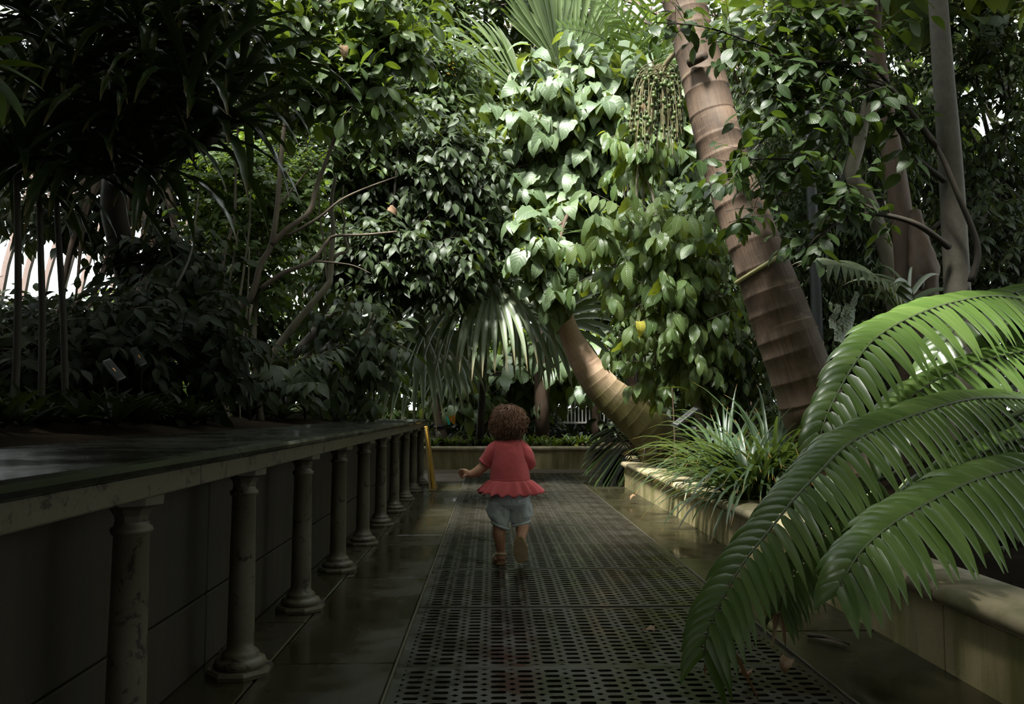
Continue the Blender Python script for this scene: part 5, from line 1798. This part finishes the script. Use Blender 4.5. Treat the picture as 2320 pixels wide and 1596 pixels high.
# withered leaves caught among the green
for (x, y, Y, sz, d, lab, mat) in ((1040, 165, 10.6, 0.30, (0.1, -0.2, -1), 'large rust-orange withered leaf hanging left of the tall fan palm', L_ORANGE), (1028, 140, 10.8, 0.22, (-0.4, -0.2, -0.8), 'yellowing leaf just above the rust-orange one left of the tall fan palm', L_ORANGE),
                                   (779, 100, 5.2, 0.11, (0.05, -0.1, -1), 'brownish pink dead leaf hanging among the leathery leaves at the upper left', L_DEAD), (878, 470, 5.4, 0.10, (0.8, -0.2, -0.4), 'pale folded dead leaf on the bare branches of the branching tree', L_DEAD),
                                   (1452, 232, 7.0, 0.14, (0.1, -0.2, -1), 'pinkish dead leaf left of the fruit cluster', L_DEAD), (1448, 725, 6.7, 0.17, (0.1, -0.3, -1), 'single pale yellow leaf among the ribbed green leaves', yl.data.materials[0])):
    o = new_obj('withered_leaf', mesh_np('withered_leaf', *leaf_tpl(0.55, 'heart', 6, 4, 0.35, 0.9, 0.06, 0.4, 0.1, x), mat), None, lab, 'leaf')
    o.matrix_basis = Matrix(frame_mat(P(x, y, Y), Vector(d), Vector((0.2, -1, 0.3)), sz))
random.seed(77)
b = P(-60, 120, 2.5)
sg = thing('broad_leaf_sprig', 'sprig of long dim green leaves reaching in at the left edge', 'branch', b)
MB().tube(catmull([P(-300, -40, 2.6), P(-150, 60, 2.5), P(-20, 150, 2.45)], 5), [0.007] * 10 + [0.004], 6).obj('stem', M_STEM_GREEN, sg)
for (x0, y0, dx, dy, L) in ((-20, 150, 1.0, -0.05, 0.19), (-30, 140, 0.95, 0.35, 0.22), (-40, 160, 0.75, 0.75, 0.24), (-20, 165, 0.35, 1.0, 0.18), (-60, 120, 0.8, -0.3, 0.18), (-60, 130, 0.9, 0.8, 0.26)):
    strap_leaf('leaf', P(x0, y0, 2.45), Vector((dx, -0.1, -dy)), L, 0.05, 0.5, L_LIGHT, sg, 8, 0.15, shape='blade')
# ================================================================== THE CHILD (toddler seen from behind, walking away)
random.seed(71)
YC = 4.22
U = YC / FPX / 3.893            # metres per unit of the measuring grid below


def K(cx, cy, dy=0.0):
    return P(1000 + cx / 3.893, 880 + cy / 3.893, YC) + Vector((0, dy, 0))


def cloth(name, c1, c2, rough=0.9, scale=260, bump=0.35, fold=0.4):
    k = NT(name)
    vec = k.coord('Object')
    w = k.noise(scale, 3, 0.6, vec)
    f = k.noise(26, 4, 0.6, vec, 0.8)
    k.setc(k.mix(k.math('ADD', k.math('MULTIPLY', w, 0.6), k.math('MULTIPLY', f, 0.4)), c1, c2))
    k.setr(rough)
    k.bsdf.inputs['Specular IOR Level'].default_value = 0.2
    k.bsdf.inputs['Sheen Weight'].default_value = 0.15
    k.bump(k.math('ADD', k.math('MULTIPLY', w, 0.25), k.math('MULTIPLY', f, fold)), bump, 0.02)
    return k.m


def skin_mat():
    k = NT('skin')
    n = k.noise(40, 3, 0.5, k.coord('Object'))
    k.setc(k.mix(n, (0.42, 0.20, 0.12), (0.52, 0.27, 0.17)))
    k.setr(0.5)
    k.bsdf.inputs['Subsurface Weight'].default_value = 0.08
    k.bsdf.inputs['Subsurface Radius'].default_value = (0.02, 0.008, 0.004)
    return k.m


M_SKIN = skin_mat()
M_SHIRT = cloth('red_linen', (0.46, 0.070, 0.080), (0.60, 0.125, 0.135))
M_SHORTS = cloth('pale_blue_linen', (0.56, 0.60, 0.66), (0.74, 0.77, 0.82), fold=0.9)
M_HAIR = plain('brown_hair', (0.15, 0.066, 0.032), 0.5, noise_amt=0.5, scale=60)
M_SOLE = plain('tan_sole', (0.40, 0.26, 0.12), 0.6)
M_STRAPS = plain('beige_strap', (0.50, 0.38, 0.26), 0.55)
M_CORK = plain('cork_side', (0.20, 0.10, 0.045), 0.7)

kid = thing('person', 'toddler in a red peplum top and pale blue shorts walking away along the grating', 'person', (K(560, 1520).x, YC, 0))

from mathutils import noise as mn

# ---- body: overlapping tapered volumes fused by a voxel remesh into one continuous skin
bm = MB()


def limb(pts, radii, sub=5, n=14):
    q = catmull(pts, sub)
    rr = interp(radii, sub)
    bm.tube(q, rr, n, caps=True)
    bm.ellipsoid(q[0], (rr[0],) * 3, 12, 8)
    bm.ellipsoid(q[-1], (rr[-1],) * 3, 12, 8)


M1 = 1.0 / 3.893 * YC / FPX
limb([K(605, 960), K(600, 800, 0.005), K(595, 640, 0.0), K(595, 540, 0.0)], [115 * U, 120 * U, 112 * U, 85 * U])
limb([K(480, 534), K(595, 510, 0.0), K(710, 534)], [44 * U, 58 * U, 44 * U])
limb([K(595, 520), K(598, 440, 0.005), K(598, 400, 0.01)], [55 * U, 50 * U, 52 * U])
bm.ellipsoid(K(585, 290, 0.01), (122 * U, 138 * U, 135 * U), 24, 16)          # skull
bm.ellipsoid(K(600, 370, 0.045), (88 * U, 75 * U, 75 * U), 18, 12)            # jaw
bm.ellipsoid(K(600, 318, 0.10), (14 * U, 20 * U, 18 * U), 10, 8)              # nose
for s in (-1, 1):
    bm.ellipsoid(K(590 + s * 122, 335, 0.015), (16 * U, 26 * U, 34 * U), 12, 8)   # ears
    bm.ellipsoid(K(600 + s * 50, 352, 0.085), (32 * U, 25 * U, 30 * U), 10, 8)    # cheeks
# left arm (reaching out), hand with five fingers
limb([K(472, 545, 0.0), K(400, 640, 0.015), K(365, 700, 0.02)], [48 * U, 46 * U, 43 * U])
limb([K(372, 692, 0.02), K(320, 735, 0.015), K(265, 760, 0.012), K(235, 762, 0.01)], [46 * U, 44 * U, 34 * U, 28 * U])
limb([K(238, 760, 0.01), K(212, 745, 0.01), K(196, 738, 0.01)], [29 * U, 32 * U, 27 * U])
for (x0, y0, d0, x1, y1, x2, y2) in ((190, 722, -0.004, 166, 722, 158, 742), (192, 735, 0.004, 164, 742, 160, 764), (196, 748, 0.012, 172, 762, 172, 782), (204, 757, 0.019, 186, 776, 188, 792)):
    limb([K(x0, y0, d0), K(x1, y1, d0), K(x2, y2, d0 + 0.002)], [11.5 * U, 10.5 * U, 9 * U], 3, 8)
limb([K(214, 770, -0.008), K(196, 778, -0.012), K(184, 792, -0.006)], [12 * U, 11 * U, 9.5 * U], 3, 8)
# right arm bent forward
limb([K(725, 545, 0.0), K(770, 620, 0.015), K(778, 690, 0.04)], [48 * U, 46 * U, 42 * U])
limb([K(778, 690, 0.04), K(760, 705, 0.10), K(735, 690, 0.15)], [42 * U, 36 * U, 27 * U])
limb([K(735, 690, 0.15), K(725, 680, 0.18)], [28 * U, 27 * U])
for k_, (dx, dz) in enumerate(((-16, -10), (-16, 2), (-14, 14), (-8, 25))):
    limb([K(722 + dx * 0.3, 680 + dz, 0.185), K(716 + dx, 684 + dz, 0.205), K(716 + dx * 1.3, 700 + dz, 0.215)], [11 * U, 10 * U, 9 * U], 3, 8)
limb([K(742, 665, 0.17), K(736, 652, 0.185), K(726, 646, 0.195)], [12 * U, 11 * U, 9 * U], 3, 8)
# standing leg
limb([K(530, 980), K(515, 1110), K(512, 1210, -0.005), K(510, 1290, -0.012), K(518, 1370, -0.008), K(524, 1430, 0.0), K(526, 1470, 0.0)], [88 * U, 74 * U, 58 * U, 56 * U, 46 * U, 37 * U, 38 * U])
limb([K(524, 1488, 0.0), K(522, 1496, 0.04), K(518, 1500, 0.075), K(516, 1503, 0.10)], [36 * U, 38 * U, 40 * U, 30 * U])
# lifted leg: shin runs back toward the viewer and the sole faces us
limb([K(690, 980, 0.0), K(702, 1110, 0.012), K(710, 1180, 0.02)], [88 * U, 74 * U, 60 * U])
limb([K(710, 1180, 0.02), K(712, 1240, -0.02), K(702, 1290, -0.050), K(696, 1330, -0.068)], [60 * U, 56 * U, 44 * U, 38 * U])
limb([K(690, 1325, -0.070), K(692, 1380, -0.056), K(696, 1440, -0.045), K(698, 1490, -0.036)], [38 * U, 40 * U, 44 * U, 32 * U])
body = bm.obj('body', M_SKIN, kid)
rm = body.modifiers.new('fuse', 'REMESH')
rm.mode = 'VOXEL'
rm.voxel_size = 0.0032
rm.use_smooth_shade = True
sm = body.modifiers.new('soften', 'SMOOTH')
sm.iterations = 5
sm.factor = 0.5
for s in (-1, 1):
    MB().ellipsoid(K(600 + s * 42, 300, 0.082), (13 * U, 13 * U, 12 * U), 10, 8).obj('eye', plain('eye', (0.05, 0.03, 0.02), 0.1), kid)
MB().ellipsoid(K(600, 385, 0.112), (26 * U, 8 * U, 8 * U), 10, 6).obj('mouth', plain('lips', (0.45, 0.12, 0.11), 0.4), kid)


# ---- clothes
def ellring(cx, cy, rx, ry, n=48, dy=0.0, tilt=0.0, ruff=0.0, nr=0, ph=0.0, seed=0, side=0.0):
    out = []
    c = K(cx, cy, dy)
    for k in range(n):
        a = 2 * math.pi * k / n
        w = 1.0
        dz = 0.0
        if ruff:
            w += ruff * math.sin(nr * a + ph + 0.8 * math.sin(3 * a + seed))
            dz = -ruff * 0.10 * math.cos(nr * a + ph)
        out.append(c + Vector((rx * U * math.cos(a) * w, ry * U * math.sin(a) * w, tilt * U * math.cos(a) + dz + side * math.sin(a) * U)))
    return out


rows0 = [(592, 444, 58, 62, 0.005), (592, 452, 78, 72, 0.003), (592, 464, 108, 84, 0), (592, 484, 136, 98, 0), (592, 520, 146, 106, 0), (593, 570, 150, 114, 0), (596, 640, 157, 124, 0.002), (600, 700, 165, 132, 0.003), (604, 760, 172, 138, 0.004), (606, 795, 174, 142, 0.004), (606, 805, 172, 141, 0.004)]
rows = rows0[:5]
for ra, rb in zip(rows0[4:-1], rows0[5:]):
    for t_ in (0.25, 0.5, 0.75, 1.0): rows.append(tuple(a + (b_ - a) * t_ for a, b_ in zip(ra, rb)))
sh = MB()
rings = [ellring(cx, cy, rx, ry, 60, dy, ruff=0.012 if cy > 560 else 0, nr=7, ph=cy * 0.004) for cx, cy, rx, ry, dy in rows]
for r_i, r in enumerate(rings):
    if r_i > 3:
        c = sum(r, Vector()) / len(r)
        for k, p in enumerate(r):
            a = mn.noise(Vector((p.x * 34, p.y * 34, p.z * 9))) * 0.0035 + mn.noise(p * 42) * 0.0018
            r[k] = p + (p - c).normalized() * a
sh.ring_loft(rings)
shirt = sh.obj('shirt', M_SHIRT, kid)
pep = [ellring(606, 803, 170, 140, 160, 0.004)]
for i in range(1, 9):
    t = i / 8
    pep.append(ellring(608 + 6 * t, 803 + 92 * t + 12 * t * t, 172 + 108 * t ** 0.9, 142 + 85 * t, 160, 0.004, tilt=6 * t, ruff=0.075 * t ** 0.6, nr=17, ph=0.6 * t, seed=1.3, side=26 * t))
peplum = MB().ring_loft(pep).obj('peplum', M_SHIRT, kid)
for o, th in ((shirt, 0.003), (peplum, 0.0025)):
    m = o.modifiers.new('thick', 'SOLIDIFY'); m.thickness = th; m.offset = 1
hem = [pep[-1], [p + Vector((0, 0, -0.002)) for p in pep[-1]]]
gather = MB().tube([p + Vector((0, -0.001, 0)) for p in ellring(606, 803, 173, 142, 60, 0.004)] + [ellring(606, 803, 173, 142, 60, 0.004)[0]], 0.0028, 6, caps=False).obj('gathered_seam', M_SHIRT, kid)
MB().tube(ellring(592, 445, 60, 64, 36, 0.005) + [ellring(592, 445, 60, 64, 36, 0.005)[0]], 0.0035, 6, caps=False).obj('neck_band', M_SHIRT, kid)


def sleeve(pts, rx, name):
    q = catmull([K(*p) for p in pts], 5)
    rr = interp(rx, 5)
    m = MB()
    m.tube(q, rr, 24, caps=False, ripple=lambda k, i: 0.03 * math.sin(k * 1.3 + i * 0.9))
    o = m.obj(name, M_SHIRT, kid)
    mo = o.modifiers.new('thick', 'SOLIDIFY'); mo.thickness = 0.003
    c = MB()
    t = (q[-1] - q[-3]).normalized()
    c.tube([q[-1] - t * 0.012, q[-1] - t * 0.008, q[-1] + t * 0.001, q[-1] + t * 0.003], [rr[-1] * 1.02, rr[-1] * 1.09, rr[-1] * 1.10, rr[-1] * 0.98], 24, caps=False)
    c.obj('cuff', M_SHIRT, o)


sleeve([(528, 498, 0.0), (462, 552, 0.005), (418, 620, 0.012), (388, 664, 0.018)], [64 * U, 68 * U, 66 * U, 62 * U], 'sleeve')
sleeve([(662, 498, 0.0), (732, 560, 0.005), (765, 630, 0.014), (776, 678, 0.03)], [64 * U, 66 * U, 62 * U, 58 * U], 'sleeve')

# shorts: waist tube that splits into two gathered legs
from mathutils import noise as mn


def crumple(rings, amp):
    for r in rings:
        c = sum(r, Vector()) / len(r)
        for k, p in enumerate(r):
            d = (p - c)
            a = mn.noise(p * 28) * amp + mn.noise(p * 60 + Vector((3, 1, 7))) * amp * 0.5
            r[k] = p + d.normalized() * a
    return rings


m = MB()
m.ring_loft(crumple([ellring(606, 850, 140, 118, 48), ellring(606, 920, 166, 132, 48), ellring(604, 980, 180, 138, 48), ellring(602, 1020, 172, 130, 48), ellring(602, 1060, 120, 90, 48)], 0.006), caps=True)
LEGS = ([(530, 950, 70, 90, 0, 0), (508, 1010, 96, 112, 0, 0), (502, 1070, 103, 110, 0, 0), (505, 1130, 100, 104, 0, -8), (516, 1180, 88, 92, 0, -28), (522, 1205, 76, 80, 0, -32)],
        [(675, 950, 70, 90, 0, 0), (698, 1010, 98, 112, 0, 0), (704, 1070, 103, 110, 0.004, 0), (706, 1130, 101, 104, 0.008, 6), (705, 1165, 91, 92, 0.012, 18), (703, 1188, 78, 80, 0.014, 20)])
for legs in LEGS:
    m.ring_loft(crumple([ellring(a, b_, c, d, 40, e, tilt=t) for a, b_, c, d, e, t in legs], 0.010), caps=True)
shorts = m.obj('shorts', M_SHORTS, kid)
mo = shorts.modifiers.new('fuse', 'REMESH'); mo.mode = 'VOXEL'; mo.voxel_size = 0.0032; mo.use_smooth_shade = True
mo = shorts.modifiers.new('soften', 'SMOOTH'); mo.iterations = 4; mo.factor = 0.5
for legs in LEGS:
    l = legs[-1]
    cf = [ellring(l[0] - 1, l[1] - 8, l[2] * 1.08, l[3] * 1.08, 40, l[4], tilt=l[5]), ellring(l[0], l[1] + 8, l[2] * 1.10, l[3] * 1.10, 40, l[4], tilt=l[5]), ellring(l[0], l[1] + 16, l[2] * 1.02, l[3] * 1.02, 40, l[4], tilt=l[5])]
    hm = MB().ring_loft(crumple(cf, 0.004)).obj('shorts_hem', M_SHORTS, shorts)
    mo = hm.modifiers.new('thick', 'SOLIDIFY'); mo.thickness = 0.0025


# ---- sandals
def outline(L, W, n=28):
    """footprint, heel at 0, toe at L along +v; wider at the ball"""
    pts = []
    for k in range(n):
        a = 2 * math.pi * k / n
        v = (1 - math.cos(a)) / 2
        w = W * (0.80 + 0.20 * math.sin(math.pi * min(1, max(0, (v - 0.15) / 1.25)))) * abs(math.sin(a)) ** 0.55
        pts.append(((w if math.sin(a) >= 0 else -w) * 0.5, v * L))
    return pts


def sandal(label, frame, L=0.132, W=0.066):
    """frame: 4x4, x across, y heel->toe, z up out of the sole"""
    s = MB()
    o = outline(L, W)
    s.ring_loft([[frame @ Vector((x, y, 0.0)) for x, y in o], [frame @ Vector((x * 1.02, y, 0.004)) for x, y in o]], caps=True)
    so = s.obj('sandal', M_SOLE, kid, False)
    so['label'] = label
    MB().ring_loft([[frame @ Vector((x * 0.98, y, 0.004)) for x, y in o], [frame @ Vector((x * 0.96, y, 0.017)) for x, y in o]], caps=True).obj('cork_sole', M_CORK, so, False)
    t = MB()
    for i in range(19):
        v = 0.012 + (L - 0.020) * i / 18
        vv = v / L
        w = W * (0.80 + 0.20 * math.sin(math.pi * min(1, max(0, (vv - 0.15) / 1.25)))) * max(0.05, math.sin(math.acos(max(-1, min(1, 1 - 2 * vv))))) ** 0.55 * 0.47
        q = []
        for j in range(17):
            u = -1 + 2 * j / 16
            q.append(frame @ Vector((u * w, v + 0.0032 * math.sin(u * w / 0.0032 * 0.62 + 1.57), -0.0008)))
        t.tube(q, 0.0015, 5)
    t.obj('tread', M_STRAPS, so)
    # heel strap, instep strap, toe strap
    for (v, hgt, wd, nm) in ((0.0, 0.050, 0.012, 'heel_strap'), (0.062, 0.046, 0.014, 'instep_strap'), (0.098, 0.036, 0.018, 'toe_strap')):
        q = []
        if nm == 'heel_strap':
            for j in range(15):
                a = R_(-110 + 220 * j / 14)
                q.append(frame @ Vector((0.0275 * math.sin(a), 0.030 - 0.030 * math.cos(a), hgt - 0.006 + 0.008 * math.cos(a))))
            sd = [(frame.to_3x3() @ Vector((0, 0, 1)))] * 15
            m_ = MB().ribbon(q, [wd] * 15, sd, 0.0)
            for sx in (-1, 1):
                m_.ribbon([frame @ Vector((0.027 * sx, 0.036, hgt)), frame @ Vector((0.030 * sx, 0.036, 0.03)), frame @ Vector((0.031 * sx, 0.036, 0.012))], [wd, wd, wd], (frame.to_3x3() @ Vector((0, 1, 0))), 0.0)
        else:
            for j in range(13):
                a = math.pi * j / 12
                q.append(frame @ Vector((0.036 * math.cos(a), v, 0.010 + (hgt - 0.004) * math.sin(a))))
            m_ = MB().ribbon(q, [wd] * 13, [(frame.to_3x3() @ Vector((0, 1, 0)))] * 13, 0.0)
        st_o = m_.obj(nm, M_STRAPS, so)
        mo = st_o.modifiers.new('thick', 'SOLIDIFY'); mo.thickness = 0.0035; mo.offset = 0
    MB().tube([frame @ Vector((0.037, 0.058, 0.030)), frame @ Vector((0.037, 0.070, 0.030)), frame @ Vector((0.037, 0.070, 0.042)), frame @ Vector((0.037, 0.058, 0.042)), frame @ Vector((0.037, 0.058, 0.030))], 0.0015, 5).obj('buckle', plain('brass', (0.5, 0.35, 0.15), 0.3, 0.9), so)


f1 = Matrix.Translation((K(524, 1520).x, YC - 0.022, 0.003)) @ Matrix.Rotation(R_(5), 4, 'Z')
sandal('beige sandal flat on the grating', f1)
# lifted foot: heel up, toes down, sole toward the viewer
heel = K(680, 1284, -0.104)
toe = K(702, 1520, -0.070)
yv = (toe - heel).normalized()
zv = Vector((0.10, 1, 0.0))
zv = (zv - yv * zv.dot(yv)).normalized()
xv = yv.cross(zv)
f2 = Matrix(((xv.x, yv.x, zv.x, heel.x), (xv.y, yv.y, zv.y, heel.y), (xv.z, yv.z, zv.z, heel.z), (0, 0, 0, 1)))
sandal('beige sandal lifted with its zigzag sole showing', f2, (toe - heel).length, 0.074)

# ---- hair: loose brown curls
h = MB()
hc = K(587, 288, 0.008)
hr = Vector((140 * U, 148 * U, 142 * U))
capv = MB().ellipsoid(hc, (132 * U, 140 * U, 138 * U), 28, 20)
for i, p in enumerate(capv.v):
    q = Vector(p)
    d = q - hc
    front = max(0, d.y / (140 * U))
    if front > 0.35 and d.z < 0.02: q = hc + d * 0.86
    if d.z < -0.045: q = hc + Vector((d.x * 0.9, d.y * 0.9, d.z * 0.97))
    q += d.normalized() * mn.noise(q * 45) * 0.006
    capv.v[i] = tuple(q)
h.add(capv.v, capv.f)
for i in range(2300):
    u = random.uniform(-1, 1)
    th = random.uniform(0, 2 * math.pi)
    r_ = math.sqrt(1 - u * u)
    n = Vector((r_ * math.cos(th), r_ * math.sin(th), u))
    if n.z < -0.80: continue
    if n.y > 0.45 and n.z < 0.35: continue
    p = hc + Vector((n.x * hr.x, n.y * hr.y, n.z * hr.z)) * 0.95
    down = (Vector((0, 0, -1)) + n * n.z)
    down = down.normalized() if down.length > 0.05 else Vector((1, 0, 0))
    swirl = n.cross(Vector((0, 0, 1)))
    d = (down * random.uniform(0.5, 1.0) + swirl * random.uniform(-0.7, 0.7)).normalized()
    L = random.uniform(0.030, 0.060) if i % 9 else random.uniform(0.05, 0.085)
    rad = random.uniform(0.003, 0.0085)
    turns = random.uniform(0.8, 2.0)
    pts = []
    e = d.cross(n)
    a0 = random.uniform(0, 6.28)
    low = max(0.0, -n.z + 0.3)
    for j in range(10):
        t = j / 9
        a = a0 + turns * 6.28 * t
        base = p + d * (L * t) + n * ((0.012 if i % 9 else 0.026) * t * (1 - 0.6 * t) + 0.016 * low * t)
        base = base + Vector((0, 0, -0.006 * t * t))
        pts.append(base + (n * math.cos(a) + e * math.sin(a)) * rad * (0.4 + 0.9 * t))
    w = random.uniform(0.0006, 0.0014)
    h.tube(pts, [w, w * 1.2, w * 1.2, w * 1.2, w, w, w, w * 0.8, w * 0.6, w * 0.3], 4, caps=False)
h.obj('hair', M_HAIR, kid)
